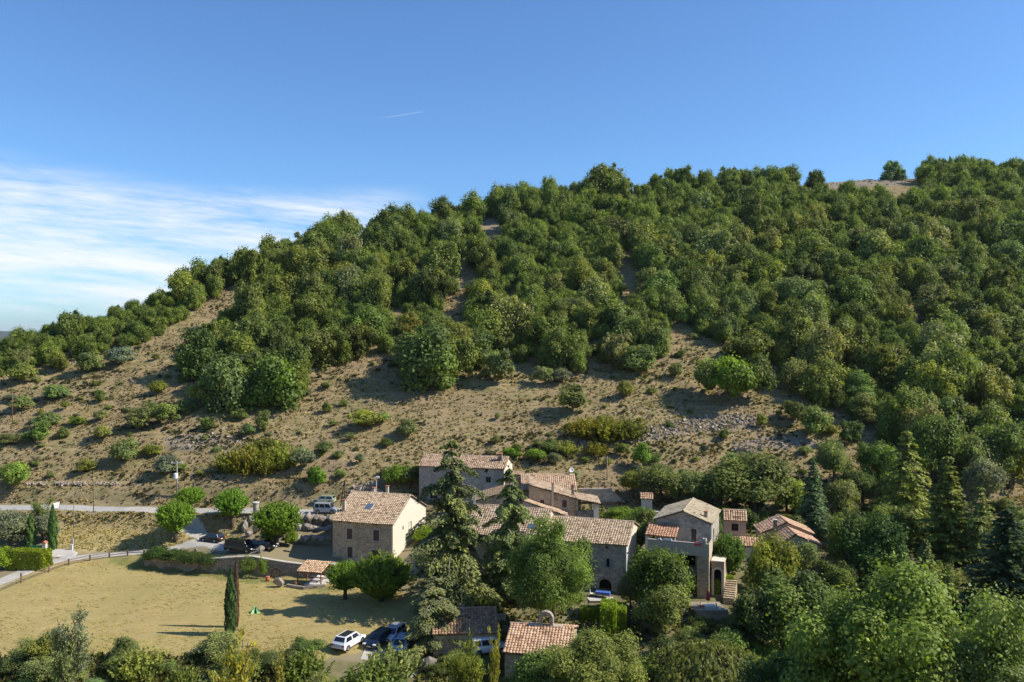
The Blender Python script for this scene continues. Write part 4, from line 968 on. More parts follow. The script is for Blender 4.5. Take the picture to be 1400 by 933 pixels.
def proto_sparse(seed,n_br=70,leaf=.03,per=26):
    """open sapling: visible stems with loose leaves along them"""
    r=np.random.default_rng(seed); lm=LM(); bm=MB(); st=[]
    for k in range(5):
        a=r.uniform(0,6.28); top=np.array([.22*math.cos(a),.22*math.sin(a),r.uniform(.75,1)]); bm.tube([(0,0,-.03),tuple(top*np.array([.35,.35,.5])),tuple(top)],[.018,.011,.003],6); st.append(top)
    for k in range(n_br):
        s_=st[r.integers(5)]; t0=r.uniform(.3,.97); b=s_*np.array([t0**1.3,t0**1.3,t0]); d=unit(r.normal(size=3)*np.array([1,1,.4])+np.array([0,0,.55])); L=r.uniform(.12,.3)*(1.25-t0*.7)
        bm.tube([tuple(b),tuple(b+d*L)],[.004,.0012],4,cap=False)
        m=per; t=np.linspace(.1,1,m); P=b+d*(t*L)[:,None]+r.normal(0,.02,(m,3))
        lm.add(P,r.normal(size=(m,3))+np.array([0,0,.4]),leaf*r.uniform(.6,1.3,m),r.normal(.5,.2)+r.normal(0,.15,m),1.4)
    return lm.mesh('crown'),bm.mesh('trunk',smooth=True)
SPARSE=[proto_sparse(380,110,.022,34),proto_sparse(381,150,.02,34),proto_sparse(382,90,.022,24)]
def proto_hedge(seed,nx=1,n=6000):
    r=np.random.default_rng(seed); lm=LM(); f=r.integers(0,5,n); P=r.uniform(-.5,.5,(n,3)); P[:,2]+=.5; Nn=np.zeros((n,3))
    for q,(ax,v) in enumerate(((2,1.),(0,-.5),(0,.5),(1,-.5),(1,.5))):
        k=f==q; P[k,ax]=v; Nn[k,ax]=1 if v>0 else -1
    c=P-np.array([0,0,.5]); P=np.array([0,0,.5])+c*(1-.10*(np.abs(c)**4).sum(1,keepdims=True)*4)+Nn*(.05*np.sin(P[:,[0]]*9+seed)*np.sin(P[:,[1]]*8)*np.sin(P[:,[2]]*7))+r.normal(0,.018,(n,3))
    lm.add(P,Nn+r.normal(0,.5,(n,3)),.06*r.uniform(.6,1.3,n),r.normal(.5,.2,n))
    return lm.mesh('hedge')
HEDGE=[proto_hedge(390),proto_hedge(391)]
C_OAK=(.178,.228,.052); C_DARK=(.120,.165,.042); C_OLIVE=(.235,.275,.090); C_YEL=(.265,.30,.060); C_BRIGHT=(.195,.30,.034); C_LIGHT=(.265,.335,.080); C_GREY=(.255,.28,.17); C_CON=(.15,.20,.055); C_CEDAR=(.215,.26,.098); C_BLUE=(.20,.265,.145); C_GORSE=(.205,.205,.03); C_LIME=(.27,.36,.03)
def vary(c,v=.12):
    k=1+rng.normal(0,v); return (max(.01,c[0]*k*(1+rng.normal(0,.07))),max(.01,c[1]*k),max(.008,c[2]*k*(1+rng.normal(0,.1))),1)
def tree(proto,P,w,h,c,name,label,group=None,cat='tree',leafm=None,bark=None,rz=None,v=.08):
    t=thing(name,label,cat,P,rng.uniform(0,6.28) if rz is None else rz,group); t.scale=(w,w,h)
    cr=obj('crown',proto[0],leafm or M['leaf'],t); cr.color=vary(c,v)
    obj('trunk',proto[1],bark or M['bark'],t); return t
def bush(me,P,w,h,c,name,label,group=None,cat='bush',leafm=None,rz=None,d=None,v=.08):
    o=obj(name,me,leafm or M['leaf'],None,P,(0,0,rng.uniform(0,6.28) if rz is None else rz)); o.scale=(w,d or w,h); o.color=vary(c,v)
    return tag(o,label,cat,group)
# ---- hillside wood
WOOD=[(-200,150),(-200,520),(0,520),(50,512),(95,497),(150,482),(205,470),(250,500),(262,530),(285,560),(340,556),(400,556),(412,520),(440,497),(500,500),(535,488),(545,520),(590,534),(632,530),(640,492),(700,500),(728,492),(790,515),(815,490),(855,515),(905,492),(918,448),(935,430),(965,462),(1010,498),(1060,505),(1080,545),(1110,560),(1150,575),(1190,590),(1230,630),(1290,655),(1400,690),(1560,700),(1560,100)]
GAPS=[[(262,432),(300,402),(350,392),(335,440),(290,470),(262,498),(225,512),(205,492),(222,455)],[(650,296),(690,300),(700,352),(662,352)],[(838,338),(862,348),(886,388),(888,440),(846,436),(838,370)],[(608,358),(652,350),(660,398),(618,404)],[(596,408),(640,398),(646,460),(606,468)],[(532,425),(556,420),(564,490),(536,494)],[(1085,226),(1258,224),(1262,280),(1085,276)],[(690,395),(712,395),(706,440),(686,440)],[(478,318),(507,310),(507,345),(478,348)],[(1000,300),(1020,296),(1026,345),(1002,350)],[(1236,420),(1264,415),(1280,490),(1244,496)],[(414,490),(428,430),(444,430),(440,500)],[(640,470),(650,440),(666,440),(660,495)],[(908,410),(934,395),(952,445),(930,455)],[(856,258),(896,256),(894,280),(853,284)],[(742,330),(765,326),(770,362),(748,366)],[(1120,470),(1145,465),(1155,520),(1128,525)],[(1330,330),(1350,326),(1358,380),(1338,384)],[(380,380),(400,372),(404,410),(384,416)]]
acc=[]; 
cx=rng.uniform(-150,240,26000); cy=rng.uniform(160,374,26000); cz=hq(cx,cy); cpx=700+F*cx/cy; cpy=HZ-F*cz/cy
okw=inpoly(cpx,cpy,WOOD)&(cpx>-60)&(cpx<1470)
for g in GAPS: okw&=~inpoly(cpx,cpy,g)
AX=[];AY=[];AR=[]
for x,y,z,px,py,k in zip(cx,cy,cz,cpx,cpy,okw):
    if not k: continue
    r_=1.7+3.7*rng.random()**1.25 if px>240 else rng.uniform(1.2,2.9)
    if py<330: r_*=.85
    if AX:
        d=np.hypot(np.array(AX)-x,np.array(AY)-y)
        if (d<(np.array(AR)+r_)*.53).any(): continue
    AX.append(x);AY.append(y);AR.append(r_)
ax_,ay_,ar_=np.array(AX),np.array(AY),np.array(AR); az_=hq(ax_,ay_)
app=ar_/ay_; apx=700+F*ax_/ay_; apy=HZ-F*az_/ay_
# hidden behind the crest: not worth an individual
crest=np.array([float(ridge_py(p)) for p in apx]); behind=ay_>np.array([103.2/(.48-(HZ-c)/F) for c in crest])+6
app=app*np.where(behind,.3,1)*np.where((apx<-10)|(apx>1410),.3,1)
order=np.argsort(-app); ind=set(order[:285].tolist())
hill=[]   # (object, px, py, width, colour word, noun)
cols=[('dark green',C_DARK,.26),('mid green',C_OAK,.47),('olive green',C_OLIVE,.17),('yellowish green',C_YEL,.10)]
rest=[]
for i in range(len(ax_)):
    cw,cc_,_=cols[rng.choice(4,p=[.24,.55,.16,.05])] if apx[i]>240 else cols[rng.choice(4,p=[.2,.25,.4,.15])]
    w_=ar_[i]*2*rng.uniform(1.0,1.2); h_=w_*rng.uniform(.85,1.2)*(1.05 if apx[i]>240 else .9)
    P=Vector((ax_[i],ay_[i],az_[i]-.3))
    if i in ind:
        t=tree(OAK[rng.integers(10)],P,w_,h_,tuple(q*k_ for q,k_ in zip(cc_,(1.12,1.04,1.1))),'oak','','oaks of the hillside wood'); t.scale=(w_*rng.uniform(.82,1.2),w_*rng.uniform(.82,1.2),h_); t.rotation_euler=(rng.normal(0,.07),rng.normal(0,.07),rng.uniform(0,6.28)); hill.append((t,apx[i],apy[i],w_,cw,'oak'))
    else: rest.append((P,w_,h_,cc_))
print('oaks',len(ax_),'rest',len(rest))
if rest:
    Vs=[];Ts=[]
    for P,w_,h_,c in rest:
        me=OAK[rng.integers(10)][0]; co_=np.empty(len(me.vertices)*3,np.float32); me.vertices.foreach_get('co',co_); co_=co_.reshape(-1,4,3); ti=np.empty(len(me.vertices),np.float32); me.attributes['tint'].data.foreach_get('value',ti)
        sel=rng.random(len(co_))<.7; co_=co_[sel].reshape(-1,3); ti=ti.reshape(-1,4)[sel].ravel(); a=rng.uniform(0,6.28); ca_,sa_=math.cos(a),math.sin(a)
        co_=np.stack([co_[:,0]*ca_-co_[:,1]*sa_,co_[:,0]*sa_+co_[:,1]*ca_,co_[:,2]],-1)*np.array([w_,w_,h_])+np.array(P); Vs.append(co_); Ts.append(np.clip(ti+rng.normal(0,.12),0,1))
    V=np.concatenate(Vs); o=obj('woodland',np_mesh('woodland',V,np.arange(len(V)).reshape(-1,4),{'tint':np.concatenate(Ts)}),M['leaf']); o.color=(*(q*1.06 for q in C_OAK),1); tag(o,'remaining small oaks filling the wood along the crest and between larger trees','woodland',kind='stuff')
# ---- trees and bushes of the slope that can be singled out: px, py of the foot, width and height in px, kind, colour
SL=[(95,470,44,46,'t',C_DARK,'dark brownish oak standing above the others at the left end of the skyline'),
(448,338,62,34,'t',C_OAK,'broad oak on the skyline left of the dip in the crest'),(536,322,52,38,'t',C_DARK,'dark oak on the skyline right of the dip in the crest'),
(830,270,66,46,'t',C_OAK,'tallest broad oak on the crest above the middle of the hill'),(912,268,34,26,'t',C_OAK,'round oak on the crest right of the crest gap'),(937,262,24,28,'t',C_OAK,'small upright oak on the crest next to the round one'),
(1053,254,38,36,'t',C_BLUE,'ragged blue-green pine on the crest left of the bare ridge'),(1022,258,26,22,'t',C_BLUE,'low blue-green pine on the crest left of the ragged pine'),(1115,250,28,26,'t',C_DARK,'small round-headed tree at the left end of the bare ridge'),(1220,240,40,28,'t',C_BLUE,'lone round tree standing on the bare stony ridge'),
(585,533,100,88,'t',C_OAK,'big oak at the front edge of the wood above the topmost house'),(310,560,70,80,'t',C_OLIVE,'pale olive oak at the lower left corner of the big clump'),(375,556,84,82,'t',C_OAK,'wide oak at the lower front of the big left clump'),(270,520,60,70,'t',C_DARK,'dark oak at the left flank of the big left clump'),
(680,526,46,52,'b',C_OLIVE,'rounded olive bush alone below the wood, long shadow to its left'),(655,498,50,55,'t',C_DARK,'dark oak at the wood edge above the rounded olive bush'),(757,500,52,56,'t',C_OAK,'oak at the wood edge above a pair of small olive bushes'),(742,527,28,28,'b',C_OLIVE,'small olive bush, left one of a pair below the wood'),(766,526,28,26,'b',C_GREY,'small greyish bush, right one of a pair below the wood'),
(873,516,64,42,'b',C_OLIVE,'wide olive bush at the wood edge above a yellowish bush'),(898,494,34,40,'b',C_OAK,'round bush at the wood edge right of the wide olive one'),(855,545,26,28,'b',C_YEL,'yellowish bush on the bare slope below the wide olive bush'),(925,516,24,24,'b',C_OLIVE,'small round bush on the bare slope left of the tall bush group'),(934,446,24,36,'b',C_LIGHT,'egg-shaped pale bush in the gap of the right wood'),
(786,566,48,40,'b',C_OLIVE,'mid-sized olive bush alone on the slope above the dark gorse'),(970,545,50,66,'b',C_OAK,'left bush of the tall green group above the long scree'),(1003,560,64,86,'b',C_BRIGHT,'tallest bush of the green group above the long scree'),(1035,548,52,66,'b',C_OAK,'right bush of the tall green group above the long scree'),
(500,588,46,34,'b',C_YEL,'bright yellowish bush in the middle of the open slope'),(555,602,34,34,'b',C_OLIVE,'olive bush right of the bright yellowish bush on the open slope'),(445,566,16,16,'b',C_OAK,'tiny green bush above the bright yellowish bush'),(470,556,12,12,'b',C_OLIVE,'smallest bush of the open slope, right of the tiny green one'),(680,574,10,12,'b',C_LIGHT,'tiny pale bush alone in the centre of the open slope'),
(20,672,44,46,'b',C_LIGHT,'big pale green bush above the lane at the left edge'),(15,650,30,20,'b',C_YEL,'low yellow bush behind the big pale one at the left edge'),(56,609,30,32,'b',C_LIGHT,'bright round bush on the left slope above the big pale one'),(64,588,42,28,'b',C_OLIVE,'wide olive bush just above the bright round one on the left'),(105,582,22,14,'b',C_BRIGHT,'low bright bush right of the wide olive one'),(138,552,15,18,'b',C_OAK,'small upright bush beside the terrace bank on the left slope'),(138,602,28,24,'b',C_OLIVE,'olive bush above the large round bush on the left slope'),(172,634,42,40,'b',C_OLIVE,'large round bush on the left slope with a dark shadow'),(190,590,40,34,'b',C_OLIVE,'left half of the wide low thicket on the left slope'),(220,582,44,34,'b',C_OLIVE,'right half of the wide low thicket on the left slope'),(284,592,20,24,'b',C_OAK,'narrow bush below the big left clump'),(228,652,38,30,'b',C_GREY,'greyish bush just left of the utility pole'),(431,668,32,30,'b',C_BRIGHT,'bright bush above the parked green estate car'),(360,592,24,30,'b',C_OLIVE,'narrow olive bush above the gorse thicket'),
(8,608,30,16,'b',C_OLIVE,'low bush below the left end pole'),(30,560,34,22,'b',C_OLIVE,'olive bush at the left edge beside the leaning pole'),(75,548,40,26,'b',C_OLIVE,'wide olive bush on the left slope below the wood'),(28,525,44,34,'b',C_YEL,'yellow-green bush at the wood edge by the left frame'),(118,512,40,30,'b',C_OLIVE,'pale olive bush under the left end of the wood'),(165,500,38,30,'b',C_GREY,'greyish bush under the left shoulder of the wood'),(80,512,26,40,'b',C_YEL,'bright yellow upright bush under the left end of the wood'),(255,565,34,22,'b',C_OLIVE,'low bush left of the pale olive oak'),(330,575,26,16,'b',C_OLIVE,'low bush beneath the big left clump'),
(318,645,34,38,'g',C_GORSE,'first gorse bush from the left in the yellow-green thicket'),(340,648,36,44,'g',C_GORSE,'second gorse bush from the left in the yellow-green thicket'),(362,646,36,40,'g',C_GORSE,'third gorse bush from the left in the yellow-green thicket'),(386,642,34,42,'g',C_YEL,'rightmost and yellowest gorse bush of the left thicket'),(360,618,40,22,'g',C_GORSE,'gorse bush at the upper edge of the left thicket'),(415,645,34,40,'b',C_GREY,'bare greyish shrub right of the gorse thicket'),(445,620,26,18,'b',C_OLIVE,'low olive bush between gorse thicket and stone house'),
(800,598,38,36,'g',C_GORSE,'left bush of the dark gorse patch above the dish roof'),(826,602,44,42,'g',C_GORSE,'tallest bush of the dark gorse patch above the dish roof'),(856,598,40,34,'g',C_GORSE,'right bush of the dark gorse patch above the dish roof'),(752,622,30,24,'b',C_OAK,'dark bush behind the topmost house roof, right side'),(775,620,26,22,'g',C_YEL,'yellowish gorse beside the small stone heap'),(815,622,26,22,'g',C_GORSE,'low gorse below the dark gorse patch'),(735,632,34,22,'b',C_BRIGHT,'bright green bush just right of the topmost house roof'),(700,628,26,18,'b',C_BRIGHT,'small bright bush behind the chimney of the topmost house'),
(1110,602,44,48,'b',C_LIGHT,'bright bush on the right slope above the blue cedar'),(1163,612,34,40,'b',C_DARK,'dark bush right of the bright one on the right slope'),(1040,583,16,18,'b',C_YEL,'small yellow bush at the right end of the long scree'),(1085,575,40,30,'b',C_DARK,'dark bush under the right wood'),(1135,595,26,16,'b',C_YEL,'low yellow bush between the two larger right slope bushes'),(1100,622,24,14,'b',C_OLIVE,'low olive bush right of the square stone heap'),(1180,575,50,40,'t',C_OLIVE,'olive oak at the foot of the right wood'),(1235,600,60,60,'t',C_OAK,'oak behind the tall spruce at the foot of the right wood'),(1290,610,66,70,'t',C_OLIVE,'pale oak behind the large right pine'),(1350,650,70,40,'g',C_YEL,'wide yellow-green thicket at the right foot of the hill'),(1385,645,60,46,'g',C_GORSE,'green thicket at the right edge of the frame'),(1205,665,26,28,'b',C_LIGHT,'small pale bush on the shaded track at the right'),(1310,668,30,30,'b',C_OLIVE,'olive bush beside the thin pine'),(880,640,30,34,'b',C_BRIGHT,'bright bush above the tiny hut'),(1375,700,30,20,'b',C_OLIVE,'low bush on the bare patch at the right')]
for px,py,w_,h_,k,c,lab in SL:
    P=T(px,py,120)
    if P is None: P=T(px,py+6,120)
    if P is None: continue
    s=F/P.y; P.z-=.15
    if k=='t': P.z-=(.26 if py<272 else .12)*h_/s; tree(OAK[rng.integers(10)],P,w_/s*1.05,h_/s*(1.3 if py<272 else 1.15),c,'oak' if c!=C_BLUE else 'pine',lab)
    elif k=='b': bush(BUSH[rng.integers(6)],P,w_/s*1.06,h_/s,c,'bush',lab)
    else: bush(GORSE[rng.integers(3)],P,w_/s*1.15,h_/s,c,'gorse_bush',lab,cat='bush')
# ---- village and garden trees: px, Y (m), top row py, width px, proto, colour, name, label
def vt(proto,px,Y,top,wpx,c,name,label,group=None,foot=None,wide=None,**kw):
    P=T(px,foot,60) if foot else at(px,Y)
    sink=kw.pop('sink',0); h=(HZ-top)/F*P.y-P.z; P.z-=sink*h; h*=1+sink; w_=wpx/F*P.y if wide is None else wide; P.z-=.1
    if any(proto is q for q in SPRUCE): w_/=.46
    return tree(proto,P,w_,h,c,name,label,group,**kw)
lane='pollarded lane trees'
vt(POLL[0],240,0,680,62,C_BRIGHT,'pollarded_tree','round bright tree in front of the gravel ramp, long shadow on the bank',lane,foot=740)
vt(POLL[1],260,0,663,46,C_BRIGHT,'pollarded_tree','smaller round tree by the road, half hidden behind the ramp tree',lane,foot=698)
vt(POLL[2],317,0,664,54,C_BRIGHT,'pollarded_tree','round tree on the grass between ramp and boulders',lane,foot=720)
vt(POLL[0],378,0,681,78,C_BRIGHT,'pollarded_tree','largest round lane tree, shading the parked black cars',lane,foot=748)
vt(POLL[1],521,0,752,102,C_BRIGHT,'pollarded_tree','wide bright tree standing on the lawn in front of the tall stone house',None,foot=822,sink=.22)
vt(POLL[2],472,0,763,58,C_BRIGHT,'pollarded_tree','small bright tree between the open shed and the wide lawn tree',None,foot=820)
vt(CEDAR[0],618,111,597,0,C_CEDAR,'cedar','tallest cedar with drooping limbs, in front of the mottled farmhouse wing',wide=24.,leafm=M['needle'],bark=M['bark_grey'],rz=1.2)
vt(CEDAR[1],697,112.5,636,0,C_CEDAR,'cedar','second cedar, shorter and narrower, next to the big chestnut',wide=19.,leafm=M['needle'],bark=M['bark_grey'],rz=4.)
vt(BIG[0],755,101.5,724,128,(.165,.235,.045),'chestnut_tree','big round chestnut in front of the long farmhouse')
vt(DENSE[0],905,107.5,744,96,C_OAK,'broadleaf_tree','broad green tree in front of the balcony house')
vt(DENSE[2],908,103,800,76,C_OLIVE,'broadleaf_tree','olive green young tree at the foot of the broad green tree')
vt(DENSE[1],862,110,779,42,C_GREY,'olive_tree','silvery olive tree at the right corner of the long farmhouse')
vt(POLL[2],996,117,724,58,(.13,.205,.04),'round_tree','round glossy tree hiding the front of the small house')
vt(DENSE[2],1062,106,733,76,(.22,.25,.04),'yellow_pine','tall yellow-green pine in front of the stepped pinkish roofs')
vt(DENSE[3],1085,100,775,130,C_DARK,'broadleaf_tree','huge dark green tree below the yellow-green pine')
vt(DENSE[0],1042,99,800,96,C_DARK,'broadleaf_tree','dark green tree below the garden terrace with the red parasol')
vt(DENSE[1],1098,117,736,48,C_OLIVE,'olive_tree','grey-green tree directly in front of the stepped pinkish roofs')
vt(DENSE[3],1160,119,692,60,C_DARK,'broadleaf_tree','dark shaggy tree right of the white terrace wall')
vt(DENSE[2],1200,116,705,86,(.085,.165,.035),'broadleaf_tree','fresh green tree between the dark shaggy tree and the spruce')
vt(SPRUCE[0],1112,0,628,52,C_BLUE,'blue_cedar','blue-green conical cedar above the stepped pinkish roofs',foot=728,leafm=M['needle'])
vt(SPRUCE[1],1240,132,586,84,(.26,.31,.065),'spruce','tall yellow-green spruce with layered boughs on the right',leafm=M['needle'])
vt(DENSE[0],1222,122,684,84,C_OAK,'broadleaf_tree','rounded tree at the foot of the tall layered spruce')
vt(SPRUCE[2],1296,118,622,104,(.20,.24,.055),'pine','largest pine on the right with a straight dark trunk',leafm=M['needle'])
vt(SPRUCE[1],1340,115,663,66,(.24,.29,.075),'pine','slender open pine right of the largest one',leafm=M['needle'])
vt(SPRUCE[0],1378,100,692,150,(.075,.105,.045),'fir','very dark fir filling the right edge of the frame',leafm=M['needle'])
vt(CEDAR[1],594,101.5,786,0,C_CEDAR,'cedar','low spreading cedar boughs over the parked cars, left of the lower barn',wide=18.5,leafm=M['needle'],bark=M['bark_grey'],rz=2.2)
vt(SPRUCE[0],1265,109,735,58,C_OLIVE,'blue_cedar','small grey-green conifer in front of the largest pine',leafm=M['needle'])
vt(DENSE[3],1290,108,765,44,C_OLIVE,'olive_tree','small grey olive beside the small grey-green conifer')
vt(BIG[1],1235,66,783,330,C_LIGHT,'foreground_tree','huge light green broadleaf tree in the right foreground')
vt(BIG[0],1375,60,842,220,C_OLIVE,'foreground_tree','olive green tree in the bottom right corner')
vt(BIG[0],1120,74,868,190,(.125,.19,.045),'foreground_tree','green tree at the bottom edge left of the huge light one')
vt(WILLOW[0],970,84,878,170,(.21,.235,.085),'willow','weeping willow with hanging yellow-green strands at the bottom edge',leafm=M['leaf'])
vt(BIG[1],815,84,866,170,C_LIGHT,'broadleaf_tree','light green tree below the chapel at the bottom edge')
vt(DENSE[1],735,87,884,90,C_OAK,'broadleaf_tree','small mid green tree in front of the chapel wall')
vt(DENSE[3],880,86,890,90,C_OAK,'broadleaf_tree','green tree left of the weeping willow')
vt(SPARSE[1],640,82,878,90,(.24,.29,.05),'ash_sapling','pale yellow-green young tree in front of the lower barn')
vt(SPARSE[2],676,80,848,30,(.46,.44,.06),'yellow_sapling','slender yellow sapling beside the chapel roof')
vt(SPARSE[1],100,88,838,90,C_GREY,'silver_willow','silvery tree with bare stems at the bottom left')
vt(SPARSE[0],85,86,855,70,C_OLIVE,'silver_willow','thin olive tree beside the silvery one')
vt(SPARSE[2],322,72,862,110,(.46,.42,.05),'yellow_tree','sparse tree with yellow autumn leaves at the bottom edge')
vt(SPARSE[0],370,74,885,80,(.32,.31,.06),'yellow_tree','lower sparse yellowing tree right of the yellow one')
vt(COLUMN[0],315,0,778,14,(.085,.13,.04),'cypress','dark slim cypress on the lawn with a long thin shadow',foot=868,leafm=M['needle'])
vt(COLUMN[1],323,0,762,7,(.20,.115,.075),'dead_cypress','dead reddish brown cypress just behind the dark slim one',foot=858,leafm=M['needle'])
vt(COLUMN[0],42,0,702,12,(.11,.17,.045),'cypress','slim cypress left of the green gate',foot=752,leafm=M['needle'])
vt(COLUMN[1],72,0,690,10,(.11,.17,.045),'cypress','slim cypress right of the green gate, below the white road sign',foot=752,leafm=M['needle'])
vt(SPARSE[1],58,0,680,46,C_LIGHT,'garden_tree','loose light green tree between the two slim gate cypresses',foot=738)
vt(SPARSE[0],361,0,758,26,C_BRIGHT,'staked_sapling','young staked tree in front of the retaining wall',foot=792)
for px,top,foot,wd,c,lab in ((1032,621,706,116,(.19,.225,.06),'large light green walnut behind the small house'),(985,636,700,76,(.18,.215,.055),'light green tree left of the large walnut'),(943,640,694,66,C_OLIVE,'olive tree behind the ridge of the balcony house'),(904,634,686,70,(.18,.205,.06),'pale tree beside the tiny hut'),(1075,648,704,54,C_LIGHT,'light tree between the walnut and the blue cedar'),(866,640,682,44,C_YEL,'yellowish tree left of the tiny hut'),(1095,668,708,36,C_BRIGHT,'small bright tree at the foot of the blue cedar'),(560,634,668,44,C_DARK,'dark tree against the left wall of the topmost house')):
    vt(DENSE[rng.integers(4)],px,0,top,wd,c,'garden_tree',lab,foot=foot)
for px,top,foot,wd,c,lab in ((1150,652,712,52,C_OLIVE,'olive tree right of the conical blue cedar'),(1180,640,690,60,C_DARK,'dark tree in front of the shaded track'),(1275,560,668,74,C_OAK,'tall oak behind the layered spruce and the largest pine'),(1330,590,672,76,C_OLIVE,'pale tree behind the slender pine'),(1380,570,668,80,C_OAK,'tall oak at the right edge above the dark fir'),(1345,620,700,60,C_GREY,'greyish tree between slender pine and dark fir'),(1225,640,705,54,C_OAK,'mid green tree at the left foot of the layered spruce'),(1180,715,770,50,C_OAK,'small round tree between the dark shaggy and the fresh green tree'),(1145,765,815,60,C_DARK,'dark tree below the small tiled garden shed'),(1255,790,840,70,C_OAK,'mid green tree behind the huge light foreground tree'),(1330,780,830,70,C_OLIVE,'olive tree in front of the slender pine'),(1200,600,668,60,C_OAK,'oak left of the layered spruce tip'),(1140,600,668,46,C_OLIVE,'small olive oak on the right slope above the track')):
    vt(DENSE[rng.integers(4)],px,0,top,wd,c,'garden_tree',lab,foot=foot)
def vb(me,px,py,w_,h_,c,name,lab,group=None,d=None,rz=None,cat='bush'):
    P=T(px,py,60); s=F/P.y; P.z-=.12
    return bush(me,P,w_/s,h_/s,c,name,lab,group,cat,rz=rz,d=None if d is None else d)
for a in ((15,748,66,52,C_GREY,'silver_bush','large silvery bush left of the slim gate cypress'),(62,742,36,42,C_GREY,'silver_bush','silvery bush between the two slim gate cypresses'),(4,778,40,34,C_LIME,'bush','bright bush at the left edge above the lawn path'),
 (545,668,44,38,C_BRIGHT,'bush','bright round bush behind the roof of the tall stone house'),(656,680,44,18,C_BRIGHT,'vine','leafy vine growing at the foot of the topmost house'),(340,788,30,26,C_OAK,'bush','dark shrub against the retaining wall left of the staked tree'),
 (884,864,48,36,(.16,.175,.11),'lavender_bush','round grey bush right of the clipped hedge'),(850,716,60,24,C_BRIGHT,'bush','bright shrub between farmhouse and balcony house, left part'),(878,722,44,30,(.12,.2,.04),'bush','green shrub between farmhouse and balcony house, right part'),(872,760,50,60,C_DARK,'bush','dark ivy mass in the shaded gap left of the balcony house'),(985,716,34,30,C_BRIGHT,'bush','bright shrub under the eaves of the balcony house'),(640,760,70,60,C_BRIGHT,'vine','leafy vine on the wall behind the tallest cedar'),
 (580,740,40,22,C_LIME,'bush','bright low hedge at the foot of the sunlit gable'),(800,800,34,40,C_LIGHT,'bush','pale bush left of the arched doorway'),(662,838,70,34,C_OAK,'bush','garden shrub between the two cedars'),(590,842,50,24,C_DARK,'bush','dark shrub under the tallest cedar'),(372,742,40,20,C_BRIGHT,'bush','low shrub at the foot of the largest lane tree'),(398,748,22,28,C_BRIGHT,'bush','leafy shoots right of the largest lane tree')):
    vb(FBUSH[rng.integers(4)],*a)
for k,(px,Y,w_,h_,c,lab) in enumerate(((705,89.5,4.2,3.0,C_OAK,'leafy bush hiding the left corner of the chapel'),(745,89.0,4.6,2.9,C_LIGHT,'pale bush in front of the chapel wall'),(785,89.6,4.2,3.2,C_OAK,'leafy bush hiding the right corner of the chapel'),(622,95.5,3.6,2.5,C_OLIVE,'olive bush in front of the lower barn door'),(652,94.0,3.4,2.3,C_LIGHT,'pale bush at the right corner of the lower barn'),(600,94.5,2.6,1.6,C_OAK,'low bush at the left corner of the lower barn'),(957,104.2,3.4,1.9,C_OAK,'leafy bush below the garden terrace, left of a pair'),(988,103.6,4.0,2.2,C_DARK,'darker bush below the garden terrace, right of a pair'),(940,100.5,4.2,2.4,C_OLIVE,'olive bush on the slope below the garden terrace'))): bush(FBUSH[k%4],at(px,Y)-Vector((0,0,.1)),w_,h_,c,'bush',lab)
for k,(px,py,w_) in enumerate(((212,768,42),(238,771,42),(264,774,44),(287,776,34))): vb(FBUSH[k],px,py,w_,20,(.085,.13,.03),'hedge_bush','hedge bush hanging over the retaining wall, '+['leftmost of four','second of four from the left','third of four from the left','rightmost of four'][k],'hedge on the retaining wall')
for px,py,w_,h_,d,lab in ((832,866,22,42,3.6,'tall clipped lime-green hedge block, left of a pair'),(849,862,15,34,3.2,'tall clipped lime-green hedge block, right of a pair'),(40,777,54,26,2.4,'clipped garden hedge beside the green gate'),(806,848,26,18,1.5,'low clipped hedge below the terrace with the blue tables'),(966,812,36,22,1.4,'lime clipped hedge behind the red parasol'),(990,806,24,20,1.3,'lime hedge end right of the red parasol')):
    vb(HEDGE[rng.integers(2)],px,py,w_,h_,C_LIME,'clipped_hedge',lab,d=d,rz=R(-8),cat='hedge')
# ---- shrubs along the stream and under the right-hand trees
k=0; strip_=[]
for i in range(4000):
    x=rng.uniform(-70,95); y=rng.uniform(76,97)
    z=hz(x,y); px=700+F*x/y; py=HZ-F*z/y
    lim=890+(0 if px<430 else 14) if px<560 else 880
    if px<-20 or px>1420: continue
    if px<560 and (py<lim+6 or (430<px<600 and py<918)): continue
    if 560<px<800 and y>86: continue
    r_=rng.uniform(.8,2.5)
    if any(math.hypot(x-a,y-b)<(r_+c)*.5 for a,b,c in strip_): continue
    strip_.append((x,y,r_)); 
    if len(strip_)>170: break
for x,y,r_ in strip_:
    px=700+F*x/y; c=[C_OLIVE,C_OAK,C_YEL,C_OLIVE][rng.integers(4)] if px<560 else [C_OAK,C_DARK,C_LIGHT][rng.integers(3)]
    pm=[FBUSH[0],FBUSH[1],FBUSH[2],FBUSH[3],GORSE[0],GORSE[1],GORSE[2]][rng.integers(7)]; o=bush(pm,(x,y,hz(x,y)-.15),r_*2.3,r_*rng.uniform(1.2,2.3),c,'stream_bush','','bushes along the stream',v=.15); hill.append((o,px,HZ-F*hz(x,y)/y,r_*2,{C_OLIVE:'olive green',C_OAK:'mid green',C_YEL:'yellowish green',C_LIGHT:'pale green',C_DARK:'dark green'}[c],'stream bush'))
und=[]
for i in range(3000):
    px=rng.uniform(860,1420); y=rng.uniform(97,150); x=(px-700)/F*y
    if any((b.X-2<x<b.X+b.W+2 and b.Y-5<y<b.Y+b.D+4) for b in (Hh,I_,J,J2,K,E,L,Jr,gw)): continue
    if 930<px<1010 and 100<y<116: continue
    r_=rng.uniform(1.,2.2)
    if any(math.hypot(x-a,y-b)<(r_+c)*.85 for a,b,c in und): continue
    und.append((x,y,r_))
    if len(und)>110: break
